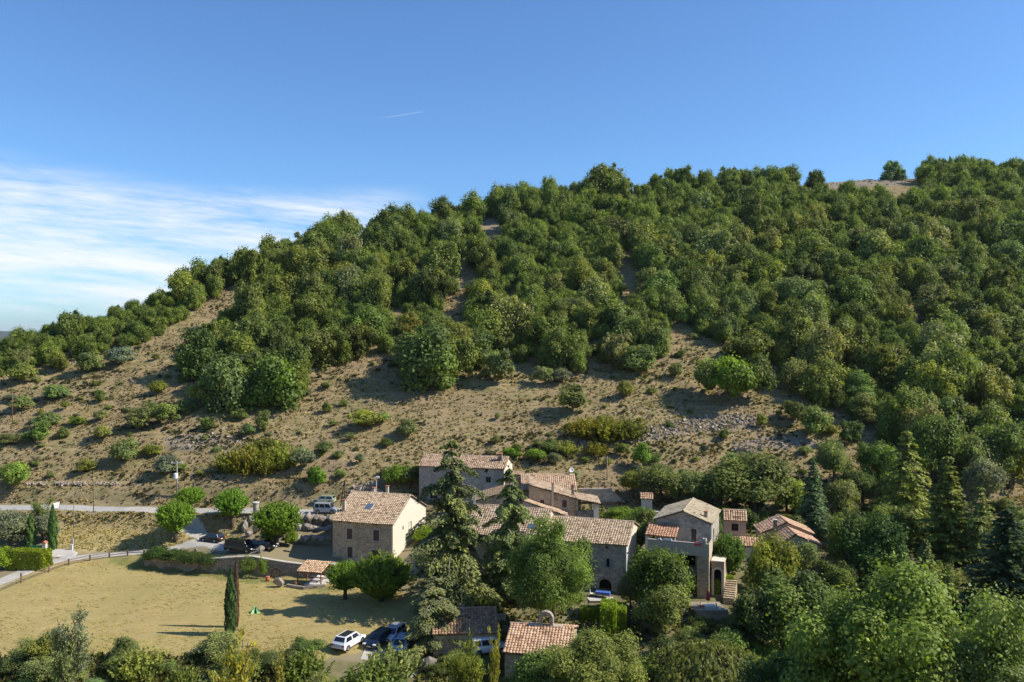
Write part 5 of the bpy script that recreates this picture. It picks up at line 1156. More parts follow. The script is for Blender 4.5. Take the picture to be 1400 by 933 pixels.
for x,y,r_ in und:
    px=700+F*x/y; c=[C_OAK,C_DARK,C_OLIVE][rng.integers(3)]
    o=bush(BUSH[rng.integers(6)],(x,y,hz(x,y)-.15),r_*2.2,r_*rng.uniform(1.3,2.2),c,'garden_shrub','','shrubs under the right-hand trees',v=.15); hill.append((o,px,HZ-F*hz(x,y)/y,r_*2,{C_OLIVE:'olive green',C_OAK:'mid green',C_DARK:'dark green'}[c],'garden shrub'))
# small bushes dotted over the open slope
k=0; dots=[]
for i in range(6000):
    x=-150+340*rng.random()**1.5; y=rng.uniform(155,225); z=hz(x,y); px=700+F*x/y; py=HZ-F*z/y
    if not(0<px<1400) or inpoly(px,py,WOOD) or vnoise(np.array(x/14.),np.array(y/14.))<(.42 if px>300 else .25): continue
    r_=.35+rng.random()**2*(1.3 if px>280 else 2.3)
    if any(math.hypot(x-a,y-b)<(r_+c)*1.6 for a,b,c in dots): continue
    dots.append((x,y,r_))
    if len(dots)>=285: break
for x,y,r_ in dots:
    cw,c=[('olive green',C_OLIVE),('mid green',C_OAK),('yellowish green',C_YEL),('grey green',C_GREY)][rng.choice(4,p=[.5,.15,.2,.15])]; px=700+F*x/y; py=HZ-F*hz(x,y)/y
    o=bush(BUSH[rng.integers(6)],(x,y,hz(x,y)-.1),r_*2.2,r_*rng.uniform(1.1,1.9),c,'slope_bush','','small bushes of the open slope',v=.15); hill.append((o,px,py,r_*2,cw,'small bush'))
# ---- labels for the repeats: size, colour, height on the slope, landmark below, rank from the left when needed
def colname(px,low):
    if low: 
        for lim,nm in ((110,'below the left end of the lawn'),(230,'below the long cypress shadow'),(400,'around the sparse yellow tree'),(570,'below the parked cars'),(700,'below the lower barn'),(860,'below the chapel'),(1050,'around the weeping willow'),(1200,'under the huge dark green tree'),(1600,'under the right-hand conifers')):
            if px<lim: return nm
    for lim,nm in ((90,'above the white sign'),(190,'left of the utility pole'),(290,'above the utility pole'),(350,'above the gorse thicket'),(425,'above the largest lane tree'),(500,'above the tall stone house'),(570,'above the sunlit gable'),(640,'above the tallest cedar'),(710,'above the topmost house'),(790,'above the dish roof'),(860,'above the dark gorse patch'),(930,'above the tiny hut'),(1000,'above the long scree'),(1070,'above the square stone heap'),(1140,'above the blue cedar'),(1220,'left of the tall spruce'),(1300,'above the largest pine'),(1600,'at the right edge')):
        if px<lim: return nm
groups={}
for o,px,py,w_,cw,noun in hill:
    rp=float(ridge_py(px)); span=max(60.,560-rp)
    row='' if noun in('stream bush','garden shrub') else ('on the crest' if py<rp+12 else ('high' if py<rp+.27*span else ('midslope' if py<rp+.55*span else ('low' if py<rp+.85*span else 'lowest'))))
    sz='large' if w_>8.6 else ('medium' if w_>6 else 'small') if noun.endswith('oak') else ('big' if w_>2.9 else 'little')
    if row=='on the crest': noun='crest '+noun; row=''
    if noun.endswith('small bush'): sz='rounded' if w_>1.4 else 'tiny'; noun=noun.replace('small bush','bush')
    low=noun in('stream bush','garden shrub')
    groups.setdefault((sz,cw,noun,row,colname(px,low)),[]).append((px,o))
ordn=['leftmost','second','third','fourth','fifth','sixth','seventh','eighth']
for (sz,cw,noun,row,cn_),l in groups.items():
    l.sort(key=lambda q:q[0]); n=len(l)
    for i,(px,o) in enumerate(l):
        base=' '.join(f'{sz} {cw} {noun} {row} {cn_}'.split())
        if n==1: o['label']=base
        else:
            wd='rightmost' if i==n-1 else ('leftmost' if i==0 else (ordn[i] if i<8 else str(i+1)+'th')+' from left')
            o['label']=' '.join(f'{sz} {cw} {noun} {row} {cn_}, {wd}'.split())
# ---- ground cover: dry tufts and low scrub (nobody could count them)
def tufts(name,n,area,hgt,wid,c,label,test,kblades=3):
    x=rng.uniform(area[0],area[1],n); y=area[2]+(area[3]-area[2])*rng.random(n)**1.25; z=hq(x,y); px=700+F*x/y; py=HZ-F*z/y
    k=test(x,y,px,py); x,y,z=x[k],y[k],z[k]; n=len(x); V=[];T_=[]
    tv=np.clip(.5+1.2*fbm(x/9,y/9,3)+rng.normal(0,.2,n),0,1); hh=hgt*rng.uniform(.5,1.4,n); ww=wid*rng.uniform(.6,1.4,n)
    for b in range(kblades):
        a=rng.uniform(0,6.28,n); cx_,sx_=np.cos(a)*ww,np.sin(a)*ww; lx,ly=rng.normal(0,.35,n)*hh,rng.normal(0,.35,n)*hh
        q=np.stack([np.stack([x-cx_*.5,y-sx_*.5,z-.05],-1),np.stack([x+cx_*.5,y+sx_*.5,z-.05],-1),np.stack([x+cx_*.45+lx,y+sx_*.45+ly,z+hh],-1),np.stack([x-cx_*.45+lx,y-sx_*.45+ly,z+hh*.8],-1)],1)
        V.append(q.reshape(-1,3)); T_.append(np.repeat(np.clip(tv+rng.normal(0,.1,n),0,1),4))
    V=np.concatenate(V); o=obj(name,np_mesh(name,V,np.arange(len(V)).reshape(-1,4),{'tint':np.concatenate(T_)}),M['drygrass']); o.color=(*c,1)
    return tag(o,label,'grass',kind='stuff')
rdist=lambda x,y: road_dist(x,y)>.4
tufts('dry_grass',85000,(-160,215,146,240),.22,.5,(.38,.30,.165),'dry straw-coloured grass tufts covering the open hillside',lambda x,y,px,py:(px>-20)&(px<1420)&rdist(x,y)&(fbm(x/6+9+.4*y/6,y/6-.5*x/6,3)>-.14+.1*rng.normal(size=x.shape))&(y>146+4*(px>560)))
tufts('low_scrub',60000,(-160,215,146,240),.34,.6,(.145,.13,.062),'low olive brown scrub between the dry grass of the hillside',lambda x,y,px,py:(px>-20)&(px<1420)&rdist(x,y)&(fbm(x/11+40,hq(x,y)/1.6+fbm(x/20,y/20,2)*4,4)>.13+.05*rng.normal(size=x.shape)),4)
tufts('bank_grass',9000,(-95,-20,136,150),.13,.4,(.42,.36,.15),'dry grass tufts on the bank between lane and path',lambda x,y,px,py:(road_dist(x,y)>-.25)&(px>75)&(px<330)&(y>139))
tufts('stream_grass',14000,(-70,60,80,97.5),.45,.3,(.16,.165,.05),'rough green grass along the stream',lambda x,y,px,py:(py>893)&((px<430)|(px>570)))

tufts('garden_grass',22000,(-15,130,97,152),.3,.35,(.17,.165,.06),'rough grass between the trees and houses of the hamlet',lambda x,y,px,py:(px>560)&(px<1420)&(fbm(x/6,y/6,3)>-.08)&~((x>9.5)&(x<15)&(y<117)&(y>111))&~((px>940)&(px<1010)&(y<113)),3)

tufts('lawn_grass',14000,(-95,2,97,136),.04,.5,(.52,.42,.175),'short dry mown grass of the lawn',lambda x,y,px,py:inpoly(px,py,LAWNPOLY)&(y<134)&rdist(x,y)&(fbm(x/5,y/5,4)>-.02+.1*rng.normal(size=x.shape)),2)
tufts('green_lawn_grass',9000,(-95,2,97,136),.04,.5,(.40,.38,.12),'greener grass patches on the lawn',lambda x,y,px,py:inpoly(px,py,LAWNPOLY)&(y<134)&rdist(x,y)&(fbm(x/9+7,y/9,4)>.07+.05*rng.normal(size=x.shape)),2)
# ------------------------------------------------------------------ vehicles
def car(name,label,P,rz,paint_,L=4.3,Wd=1.78,Hh_=1.48,kind='hatch',roofglass=False,cat='car'):
    t=thing(name,label,cat,P,rz,None)
    h=Wd/2; belt=.92 if kind!='van' else 1.02; gz=Hh_
    if kind=='suv': belt=1.02
    hood={'hatch':.95,'suv':1.05,'van':.75,'estate':1.0}[kind]           # length of the bonnet
    xf,xr=L/2,-L/2; fw=xf-hood                                            # foot of the windscreen
    rt_=fw-{'hatch':.75,'suv':.7,'van':.6,'estate':.75}[kind]              # front edge of the roof
    rr=xr+{'hatch':.45,'suv':.65,'van':.12,'estate':.4}[kind]; rb=xr+{'hatch':.12,'suv':.12,'van':.03,'estate':.1}[kind]
    low=[(xr+.03,.32),(xr,.55),(xr+.04,belt-.02),(fw,belt+.02),(xf-.35,belt-.17),(xf-.04,.66),(xf,.45),(xf-.05,.26),(xr+.15,.26)]
    gh=[(rb,belt-.03),(rr,gz),(rt_,gz),(fw+.02,belt-.02)]
    mb=MB(); mb.prism(low,-h,h); body=obj('body',mb.mesh('body',bevel=.07,smooth=True),paint_,t)
    k=.80
    mb=MB(); n=4; v=[]
    for s in (-1,1):
        for (x,z) in gh: v.append((x,s*h*(.97 if z<belt+.1 else k),z))
    for f in ((0,1,2,3),(7,6,5,4),(0,4,5,1),(1,5,6,2),(2,6,7,3),(3,7,4,0)): mb.face([v[i] for i in f])
    bm=bmesh.new(); me=mb.mesh('cabin'); bm.from_mesh(me); bmesh.ops.remove_doubles(bm,verts=bm.verts,dist=1e-4); bmesh.ops.recalc_face_normals(bm,faces=bm.faces); bmesh.ops.bevel(bm,geom=list(bm.edges),offset=.05,segments=2,affect='EDGES',profile=.5); bm.to_mesh(me); bm.free()
    obj('cabin',me,paint_,t)
    V=[Vector(p) for p in v]
    def pane(nm,a,b,c,d,ins=(.1,.1,.12,.1)):
        """glass panel on the quad a(bottom) b(bottom) c(top) d(top), inset, 15 mm proud and 20 mm thick"""
        q=lambda u,w_:(a*(1-u)+b*u)*(1-w_)+(d*(1-u)+c*u)*w_
        p=[q(ins[0],ins[2]),q(1-ins[1],ins[2]),q(1-ins[1],1-ins[3]),q(ins[0],1-ins[3])]; nn=(p[1]-p[0]).cross(p[3]-p[0]).normalized()
        cen=sum(V,Vector())/8
        if nn.dot(p[0]-cen)<0: nn=-nn
        m_=MB(); i=[x+nn*.015 for x in p]; o_=[x-nn*.02 for x in p]
        m_.face(i); m_.face(o_[::-1])
        for s in range(4): m_.face([i[s],o_[s],o_[(s+1)%4],i[(s+1)%4]])
        return m_.obj(nm,M['glass'],t)
    pane('windscreen',V[3],V[7],V[6],V[2],(.07,.07,.1,.08)); pane('rear_window',V[0],V[4],V[5],V[1],(.09,.09,.3 if kind!='van' else .25,.1))
    for s in (0,4):
        a,b,c,d=V[s],V[s+3],V[s+2],V[s+1]; lr=lambda p,q,u:p*(1-u)+q*u
        for u0,u1 in ((.06,.47),(.52,.93)) if kind!='van' else ((.08,.30),(.34,.62),(.66,.94)):
            pane('side_window',lr(a,b,u0),lr(a,b,u1),lr(d,c,u1),lr(d,c,u0),(.03,.03,.16,.12))
    if roofglass:
        mb=MB(); mb.box(rr+.15,rt_-.1,-h*.58,h*.58,gz-.01,gz+.018); mb.obj('sunroof',M['glass'],t,bevel=.005)
    for x in (xr+.82,xf-.85):
        for s in (-1,1):
            mb=MB(); mb.lathe([(.2,-.1),(.31,-.11),(.33,-.06),(.33,.06),(.31,.11),(.2,.1)],18); wh=mb.obj('wheel',M['black'],t,(x,s*(h-.09),.33),(R(90),0,0),smooth=True)
            mb=MB(); mb.lathe([(.0,-.118),(.2,-.112),(.2,.112),(.0,.118)],12); mb.obj('rim',M['metal'],wh)
            mb=MB(); 
            for q in range(9):
                a0,a1=math.pi*q/9,math.pi*(q+1)/9
                mb.prism([(x+.33*math.cos(a0),.33+.33*math.sin(a0)),(x+.41*math.cos(a0),.33+.41*math.sin(a0)),(x+.41*math.cos(a1),.33+.41*math.sin(a1)),(x+.33*math.cos(a1),.33+.33*math.sin(a1))],min(s*(h-.2),s*(h+.012)),max(s*(h-.2),s*(h+.012)))
            mb.obj('wheel_arch',M['black'],t)
    for s in (-1,1):
        mb=MB(); y0,y1=sorted((s*h*.55,s*h*.97)); mb.box(xf-.28,xf-.012,y0,y1,.60,.74); mb.obj('headlight',M['lamp_white'],t,bevel=.02)
        z0=.72 if kind!='van' else .75
        mb=MB(); y0,y1=sorted((s*h*.62,s*h*.985)); mb.box(xr-.012,xr+.16,y0,y1,z0,z0+(.16 if kind!='van' else .42)); mb.obj('tail_light',M['lamp_red'],t,bevel=.02)
        mb=MB(); y0,y1=sorted((s*h*.99,s*(h+.17))); mb.box(fw-.32,fw-.18,y0,y1,belt+.01,belt+.14); mb.obj('wing_mirror',paint_,t,bevel=.03)
    mb=MB(); mb.box(xf-.03,xf+.015,-.26,.26,.40,.51); mb.obj('number_plate',M['plate'],t); mb=MB(); mb.box(xr-.015,xr+.05,-.26,.26,.58,.69); mb.obj('number_plate',M['plate'],t)
    mb=MB(); mb.box(xf-.05,xf+.008,-h*.5,h*.5,.54,.66); mb.obj('grille',M['black'],t)
    mb=MB(); mb.box(xr-.006,xr+.1,-h*.92,h*.92,.30,.42); mb.obj('bumper',M['black'],t)
    return t
def carp(px,py,dz=.06,ymin=60): p=T(px,py,ymin); p.z+=dz; return p
car('parked_car','white SUV with black sunroof on the lawn edge, tail towards the viewer',carp(477,884),R(66),M['p_white'],4.6,1.9,1.66,'suv',True)
car('parked_car','dark navy car in tree shade, second from left in the lower car park',carp(517,882),R(-112),M['p_navy'],4.4,1.8,1.5,'hatch')
car('parked_car','pale silver-blue car nose-on in the lower car park, rightmost of three',carp(549,890),R(-100),M['p_blue'],4.3,1.8,1.5,'hatch')
car('parked_car','silver car half hidden behind the pale silver-blue one',carp(538,874),R(-108),M['p_silver'],4.2,1.76,1.5,'hatch')
car('parked_van','white van in the shade between lower barn and chapel',carp(668,893),R(15),M['p_white'],4.4,1.85,1.85,'van',cat='van')
car('parked_van','black van parked on the gravel yard above the retaining wall',carp(329,755),R(-14),M['p_black'],5.0,1.95,1.9,'van',cat='van')
car('parked_car','black car in the shade of the largest lane tree, behind the black van',carp(360,751),R(-8),M['p_black'],4.5,1.8,1.5,'estate')
car('parked_car','dark car with red tail lights at the foot of the gravel ramp',carp(290,741),R(160),M['p_black'],4.0,1.72,1.5,'hatch')
car('parked_van','small silver van on the upper road behind the stone house',carp(446,702),R(-5),M['p_silver'],4.2,1.78,1.82,'van',cat='van')
car('parked_car','pale green estate car parked above the small silver van',carp(443,689.5),R(172),M['p_green'],4.3,1.74,1.5,'estate')
# ------------------------------------------------------------------ stones and walls
def rock_me(seed,sub=2,rough=.28,flat=.8):
    r=np.random.default_rng(seed); bm=bmesh.new(); bmesh.ops.create_icosphere(bm,subdivisions=sub,radius=.5)
    ph=r.uniform(0,6,6); pl=[(unit(r.normal(size=3)),r.uniform(.24,.40)) for _ in range(11)]
    for v in bm.verts:
        p=np.array(v.co)
        for nn,dd in pl:
            q=p@nn
            if q>dd: p=p-nn*(q-dd)
        p*=1+rough*.35*math.sin(7*p[0]+ph[0])*math.sin(6*p[1]+ph[1])*math.sin(7*p[2]+ph[2]); p[2]*=flat; v.co=p
    me=bpy.data.meshes.new('rock'); bm.to_mesh(me); bm.free(); return me
ROCK=[rock_me(500+i) for i in range(6)]
M['rock_g']=plain('blocky_limestone',(.27,.235,.195),.95,.45,1.6,spec=.1)
def rock(px,py,w_,h_,name,label,group=None,mt='rock_g',dz=.3,P=None,ymin=100):
    P=P or T(px,py,ymin); s=F/P.y; o=obj(name,ROCK[rng.integers(6)],None,None,(P.x,P.y,P.z+h_/s*(.5-dz*.3)),(rng.normal(0,.15),rng.normal(0,.15),rng.uniform(0,6.28)))
    if len(o.data.materials)==0: o.data.materials.append(M[mt])
    o.scale=(w_/s,w_/s*.9,h_/s*1.2); return tag(o,label,'boulder',group)
gB='boulders of the high bank beside the stone house'
bl=['bottom row','middle row','top row']
for row,(py,n,w_,h_) in enumerate(((742,5,12,15),(728,5,12,14),(714,5,12,13))):
    for k in range(n):
        px=409+k*10+rng.normal(0,1.5)+row*1.5; w_=rng.uniform(11,18); h_=rng.uniform(11,17); y=139.5+row*2.6; base=W(px,py,y); 
        rock(px,py,w_,h_,'boulder',f'grey boulder in the {bl[row]} of the high bank, '+['leftmost','second from left','middle one','second from right','nearest the stone house'][k],gB,P=Vector(base))
bk=MB(); 
for k in range(12): 
    px=404+k*4.6; 
    a=W(px,745,144.5); b=W(px+4.6,745,144.5); bk.box(a[0],b[0]-.02,144.5+rng.uniform(-.3,.3),147.2,-37,-32.25+rng.uniform(-.25,.05))
bw=thing('bank_wall','dry-stone bank below the upper road behind the grey boulders','wall',(0,0,0)); bk.obj('wall',M['stone_dark'],bw,bevel=.08)
for px,py,w_,h_,lab in ((336,729,13,20,'tall reddish boulder left of the largest lane tree'),(344,722,15,24,'tallest pale boulder beside the largest lane tree'),(350,730,14,16,'pinkish boulder at the foot of the tallest pale one'),(341,735,12,10,'low boulder in front of the tallest pale one')): rock(px,py,w_,h_,'boulder',lab,'boulders beside the lane tree')
for px,py,w_,h_,lab in ((356,757,14,12,'white stone block in front of the black van'),(394,745,9,15,'upright white stone right of the largest lane tree'),(389,740,7,8,'small white stone beside the upright one'),(214,757,7,5,'grey edge stone on the path, leftmost of five'),(229,757,9,6,'dark edge stone on the path, second of five from left'),(250,755,9,7,'brown edge stone on the path, third of five from left'),(268,755,6,5,'small edge stone on the path, fourth of five from left'),(292,757,7,9,'pale upright edge stone on the path, rightmost of five'),(585,921,28,26,'pinkish limestone outcrop at the stream below the lower barn'),(382,803,18,17,'brown rock mound on the lawn left of the open shed')): rock(px,py,w_,h_,'boulder',lab,ymin=70)
def poly_wall(name,label,line,th,top,bot,mt,coping=True):
    t=thing(name,label,'wall',(line[0][0],line[0][1],0)); o=Vector((line[0][0],line[0][1],0)); mb=MB(); cp=MB()
    for (x0,y0,h0),(x1,y1,h1) in zip(line[:-1],line[1:]):
        a,b=Vector((x0,y0,0))-o,Vector((x1,y1,0))-o; d=(b-a).normalized(); nn=Vector((-d.y,d.x,0))*th
        def quad(m_,za0,za1,zb0,zb1,e=0):
            P=[a-nn*e*.2,b-nn*e*.2,b+nn*(1+e*.2),a+nn*(1+e*.2)]
            lo=[Vector((p.x,p.y,z)) for p,z in zip(P,(za0,zb0,zb0,za0))]; hi=[Vector((p.x,p.y,z)) for p,z in zip(P,(za1,zb1,zb1,za1))]
            m_.face(lo[::-1]); m_.face(hi)
            for k in range(4): m_.face([lo[k],lo[(k+1)%4],hi[(k+1)%4],hi[k]])
        quad(mb,h0-bot,h0,h1-bot,h1); quad(cp,h0+.002,h0+.1,h1+.002,h1+.1,1)
    mb.obj('wall',mt,t); 
    if coping: cp.obj('coping',M['trim'],t)
    return t
ln=[]
for x in np.linspace(-59.5,-27.6,13):
    y=float(np.interp(x,WX,WY)); ln.append((x,y-.12,hz(x,y+1.1)+.22+rng.uniform(-.08,.12)))
poly_wall('retaining_wall','long grey stone retaining wall between the lawn and the upper yard',ln,.5,0,4.2,M['stone_dark'])
a=[T(px,py,90) for px,py in ((604,842),(640,848),(690,850))]; poly_wall('low_wall','low sunlit stone wall between lower barn and the cedars',[(p.x,p.y,p.z+.75) for p in a],.5,0,1.5,M['stone_light'])
a=[T(px,py,90) for px,py in ((391,803),(415,807),(445,804))]; poly_wall('low_wall','low dark stone edging on the lawn in front of the open shed',[(p.x,p.y,p.z+.4) for p in a],.4,0,1.2,M['stone_dark'],False)
a=[Vector(((px-700)/F*112.4,112.4-.0*px,-36.55)) for px in (806,838)]; poly_wall('terrace_wall','shaded wall below the blue-clothed tables',[(p.x,p.y,p.z) for p in a],.4,0,2.5,M['stone_dark'])
a=[T(px,py,110) for px,py in ((583,742),(560,752))]
# dry-stone walls and heaps made of loose stones
def stones(name,label,cat,spots,kind=None,mt='rock',seed=0):
    r=np.random.default_rng(seed); base=np.array([(x,y,z) for z in (-.5,.5) for y in (-.5,.5) for x in (-.5,.5)]); fq=np.array(((0,2,3,1),(4,5,7,6),(0,1,5,4),(2,6,7,3),(0,4,6,2),(1,3,7,5)))
    spots=np.asarray(spots); n=len(spots); V=base[None]*(1+r.normal(0,.16,(n,8,3))); a=r.uniform(0,6.28,n); c,s=np.cos(a)[:,None],np.sin(a)[:,None]
    sc=spots[:,3:4,None]*r.uniform(.6,1.3,(n,1,3)); V=V*sc; b=r.normal(0,.5,n)[:,None]; y=V[...,1]*np.cos(b)-V[...,2]*np.sin(b); z=V[...,1]*np.sin(b)+V[...,2]*np.cos(b)
    V=np.stack([V[...,0]*c-y*s,V[...,0]*s+y*c,z],-1)+spots[:,None,:3]
    Q=(fq[None]+8*np.arange(n)[:,None,None]).reshape(-1,4)
    return tag(obj(name,np_mesh(name,V.reshape(-1,3),Q),M[mt]),label,cat,None,kind)
sp=[]
for px in np.arange(36,162,.55):
    if 62<px<74 or 118<px<124: continue
    P=T(px,663+rng.normal(0,.5),120); 
    for k in range(3):
        if rng.random()<.75: sp.append((P.x+rng.normal(0,.12),P.y+rng.normal(0,.3),P.z+.05+.15*k*rng.random(),rng.uniform(.15,.38)))
stones('dry_stone_wall','low crumbling dry-stone wall on the slope above the lane','wall',sp,None,'rock_brown',1)
sp=[]
for i in range(700):
    u,v_=rng.uniform(-1,1),rng.uniform(-1,1); P=T(1021,640,120); s=F/P.y; w_=2.4; hgt=3.2*max(0,1-abs(u)**4)*(.55+.45*v_); sp.append((P.x+u*w_,P.y+.5+v_*2.2+rng.normal(0,.1),hz(P.x+u*w_,P.y+v_*2.2)+rng.random()*hgt,rng.uniform(.25,.5)))
stones('stone_heap','square heap of grey stones on the slope above the walnut tree','stone heap',sp,None,'rock_brown',2)
sp=[]
for pi,(poly,n) in enumerate(zip(SCREE,(1100,0,160,120,40,300,200,130,100))):
    xs_=[p[0] for p in poly]; ys_=[p[1] for p in poly]
    for i in range(n):
        px,py=rng.uniform(min(xs_)-6,max(xs_)+6),rng.uniform(min(ys_)-3,max(ys_)+3)
        if not inpoly(np.array([px]),np.array([py]),poly)[0] and rng.random()<.85: continue
        P=T(px,py,140)
        if P is None: continue
        sp.append((P.x,P.y,P.z+.05,rng.uniform(.15,.62)**1.2))
stones('scree','loose grey limestone scree scattered on the hillside','scree',sp,'stuff','rock_brown',3)
# ------------------------------------------------------------------ poles, signs, fences
def pole(px,py,top,label,r0=.11,mt='wood_grey',arm=None,P=None,name='utility_pole'):
    P=P or T(px,py,100); h=(HZ-top)/F*P.y-P.z; t=thing(name,label,'pole',P); mb=MB(); mb.tube([(0,0,-.5),(0,0,h)],[r0*1.15,r0*.8],8); mb.obj('pole',M[mt],t,smooth=True); return t,h
t,h=pole(242,683,632,'utility pole with crossbar and white transformer beside the round lane trees',.15)
mb=MB(); mb.box(-1.1,1.1,-.07,.07,h-.3,h-.14); mb.obj('crossarm',M['concrete'],t)
for x in (-.95,0,.95): mb=MB(); mb.lathe([(.03,0),(.08,.06),(.05,.14),(.08,.2),(.02,.26)],8,c=(x,0,h-.14)); mb.obj('insulator',M['white'],t)
mb=MB(); mb.lathe([(.34,0),(.38,.05),(.38,.85),(.3,.95),(.1,1.0)],14,c=(0,-.52,h-2.95)); tr=mb.obj('transformer',M['white'],t,smooth=False)
mb=MB(); mb.box(-.12,.12,-.2,.05,h-2.5,h-2.2); mb.obj('bracket',M['metal'],tr)
t,h=pole(128,701,645,'thin dark pole at the roadside in front of the dry-stone wall',.07,'wood')
t,h=pole(101,752,683,'thin dark pole on the grass bank right of the slim cypresses',.07,'wood')
mb=MB(); mb.box(-.22,.02,-.22,-.08,0,1.9); mb.obj('cable_guard',M['concrete'],t)
t,h=pole(17,582,534,'reddish wooden pole on the slope at the left edge',.08,'wood_red')
t,h=pole(830,657,624,'short post with crosspiece above the terrace wall railing',.09,'wood_grey'); mb=MB(); mb.box(-.55,.55,-.05,.05,h-.35,h-.2); mb.obj('crossarm',M['wood_grey'],t)
P=Vector(W(467,700,146.5)); P.z=hz(P.x,P.y); t=thing('utility_pole','dark twin-legged pole behind the left chimney of the stone house','pole',P); hh=(HZ-657)/F*P.y-P.z
for dx in (-.45,.45): mb=MB(); mb.tube([(dx,0,-.4),(dx*.12+.55,0,hh)],[.12,.08],8); mb.obj('leg',M['wood_dark'],t)
mb=MB(); mb.bar((-.2,0,hh*.45),(.75,0,hh*.45),.08); mb.obj('brace',M['wood_dark'],t)
P=Vector(W(514.5,690,149)); P.z=hz(P.x,P.y); t=thing('street_lamp','pale street lamp behind the roof of the stone house','street lamp',P); hh=(HZ-653)/F*P.y-P.z
mb=MB(); mb.tube([(0,0,-.3),(0,0,hh)],[.1,.07],8); mb.obj('pole',M['concrete'],t); mb=MB(); mb.tube([(0,0,hh),(-.3,0,hh+.12),(-.7,0,hh+.1)],.04,6); mb.obj('arm',M['metal'],t)
mb=MB(); mb.box(-.1,.55,-.14,.14,hh-.03,hh+.2); mb.obj('lamp_head',M['white'],t,bevel=.04)
P=T(81,702,120); t=thing('road_sign','tilted blank white sign board on a thin post beside the lane','sign',P,R(38)); s=F/P.y
mb=MB(); mb.tube([(0,0,-.3),(0,0,1.9)],.035,6); mb.obj('post',M['metal'],t)
mb=MB(); mb.prism([(-.98,.98),(-.12,.90),(.08,1.98),(-1.02,1.8)],-.07,-.03); mb.obj('board',M['white'],t)
# wooden rail fence beside the path
fp=[(29,797,13),(67,783,9.5),(94,773.5,8.5),(123,767,8),(149.5,763,7.5),(174.5,760.5,7),(197,759,6.5)]; fp=[(-12,815,13)]+fp
P0=T(29,797); t=thing('rail_fence','wooden post-and-rail fence running along the lawn path','fence',P0); ps=[]
for px,py,hpx in fp:
    P=T(px,py); q=P-P0; ps.append((q,hpx/(F/P.y))); mb=MB(); mb.box(q.x-.1,q.x+.1,q.y-.1,q.y+.1,q.z-.4,q.z+max(.95,hpx/(F/P.y))); mb.obj('post',M['wood'],t)
for (a,ha),(b,hb) in zip(ps[:-1],ps[1:]):
    for f in (.9,.5): mb=MB(); mb.bar((a.x,a.y-.13,a.z+.95*f),(b.x,b.y-.13,b.z+.95*f),.06,.11); mb.obj('rail',M['wood'],t)
# green gate between pillar and hedge
P=T(61,757); t=thing('garden_gate','green gate with a white tile-capped pillar between the slim cypresses','gate',P); mb=MB(); mb.box(-.3,.3,-.25,.25,-.3,1.75); p_=mb.obj('pillar',M['render_white'],t); mb=MB(); mb.prism([(-.42,1.75),(.42,1.75),(.0,2.1)],-.36,.36); mb.obj('tile_cap',M['terracotta'],p_)
mb=MB(); mb.box(-2.2,-.34,-.05,.02,.1,1.35); 
for k in range(9): mb.box(-2.2+k*.2,-2.14+k*.2,-.075,-.052,.12,1.33)
mb.obj('gate_panel',M['green_gate'],t)
P=T(98,753); t=thing('meter_box','small white meter cabinet at the foot of the bank pole','cabinet',P); mb=MB(); mb.box(-.2,.2,-.15,.15,-.2,1.0); mb.obj('cabinet',M['white'],t,bevel=.02); mb=MB(); mb.box(-.15,.15,-.165,-.152,.25,.9); mb.obj('door',M['concrete'],t)
P=T(350,706,120); t=thing('stone_pillar','grey stone pillar with flat cap beside the road above the boulders','pillar',P); mb=MB(); mb.lathe([(.5,-.3),(.5,2.0),(.44,2.05)],14); mb.obj('shaft',M['stone_grey'],t); mb=MB(); mb.lathe([(.6,2.06),(.62,2.2),(.55,2.25)],14); mb.obj('cap',M['concrete'],t)
# ------------------------------------------------------------------ garden things
P=T(442,801); t=thing('picnic_table','red-brown picnic table with white top under the open shed','table',Vector((Sh.X+2.6*Sh.c+1.1*.24,Sh.Y+1.0,Sh.zb+.06)),R(-14))
mb=MB(); mb.box(-1.0,1.0,-.38,.38,.72,.78); mb.obj('tabletop',M['cloth_white'],t,bevel=.01)
for s in (-1,1):
    mb=MB(); mb.box(-1.0,1.0,s*.72-.13,s*.72+.13,.42,.47); mb.obj('bench_seat',M['white'],t)
    mb=MB(); mb.box(s*.7-.05,s*.7+.05,-.75,.75,.34,.42); mb.bar((s*.7,-.55,0),(s*.7,-.25,.72),.08); mb.bar((s*.7,.55,0),(s*.7,.25,.72),.08); mb.obj('trestle',M['wood_red'],t)
P=T(405,801); t=thing('red_barrel','small red barrel in the shade left of the open shed','barrel',P); mb=MB(); mb.lathe([(.24,0),(.3,.15),(.31,.45),(.25,.65)],14); mb.obj('barrel_body',M['terracotta'],t,smooth=True); mb=MB(); mb.lathe([(.24,.651),(.22,.67)],14); mb.obj('lid',M['wood_red'],t)
P=T(366,795); t=thing('terracotta_pot','rounded terracotta pot on the lawn beside the staked tree','pot',P); mb=MB(); mb.lathe([(.2,0),(.36,.25),(.38,.45),(.28,.66),(.32,.74),(.26,.74)],14); mb.obj('pot_body',M['terracotta'],t,smooth=True); mb=MB(); mb.lathe([(.25,.66),(.1,.72),(.02,.73)],10); mb.obj('soil',M['dark'],t)
P=T(349,838); t=thing('play_tent','small light green pop-up tent on the lawn','tent',P,R(20)); mb=MB()
pts_=[(-.62,-.5,0),(.62,-.5,0),(.62,.5,0),(-.62,.5,0)]; ap=(0,0,.95)
mb.face([pts_[1],pts_[2],ap]); mb.face([pts_[2],pts_[3],ap]); mb.face([pts_[3],pts_[0],ap]); mb.face([pts_[0],(-.2,-.5,0),ap]); mb.face([(.2,-.5,0),pts_[1],ap]); tn=mb.obj('canopy',M['tent_green'],t); so2=tn.modifiers.new('thick','SOLIDIFY'); so2.thickness=.02
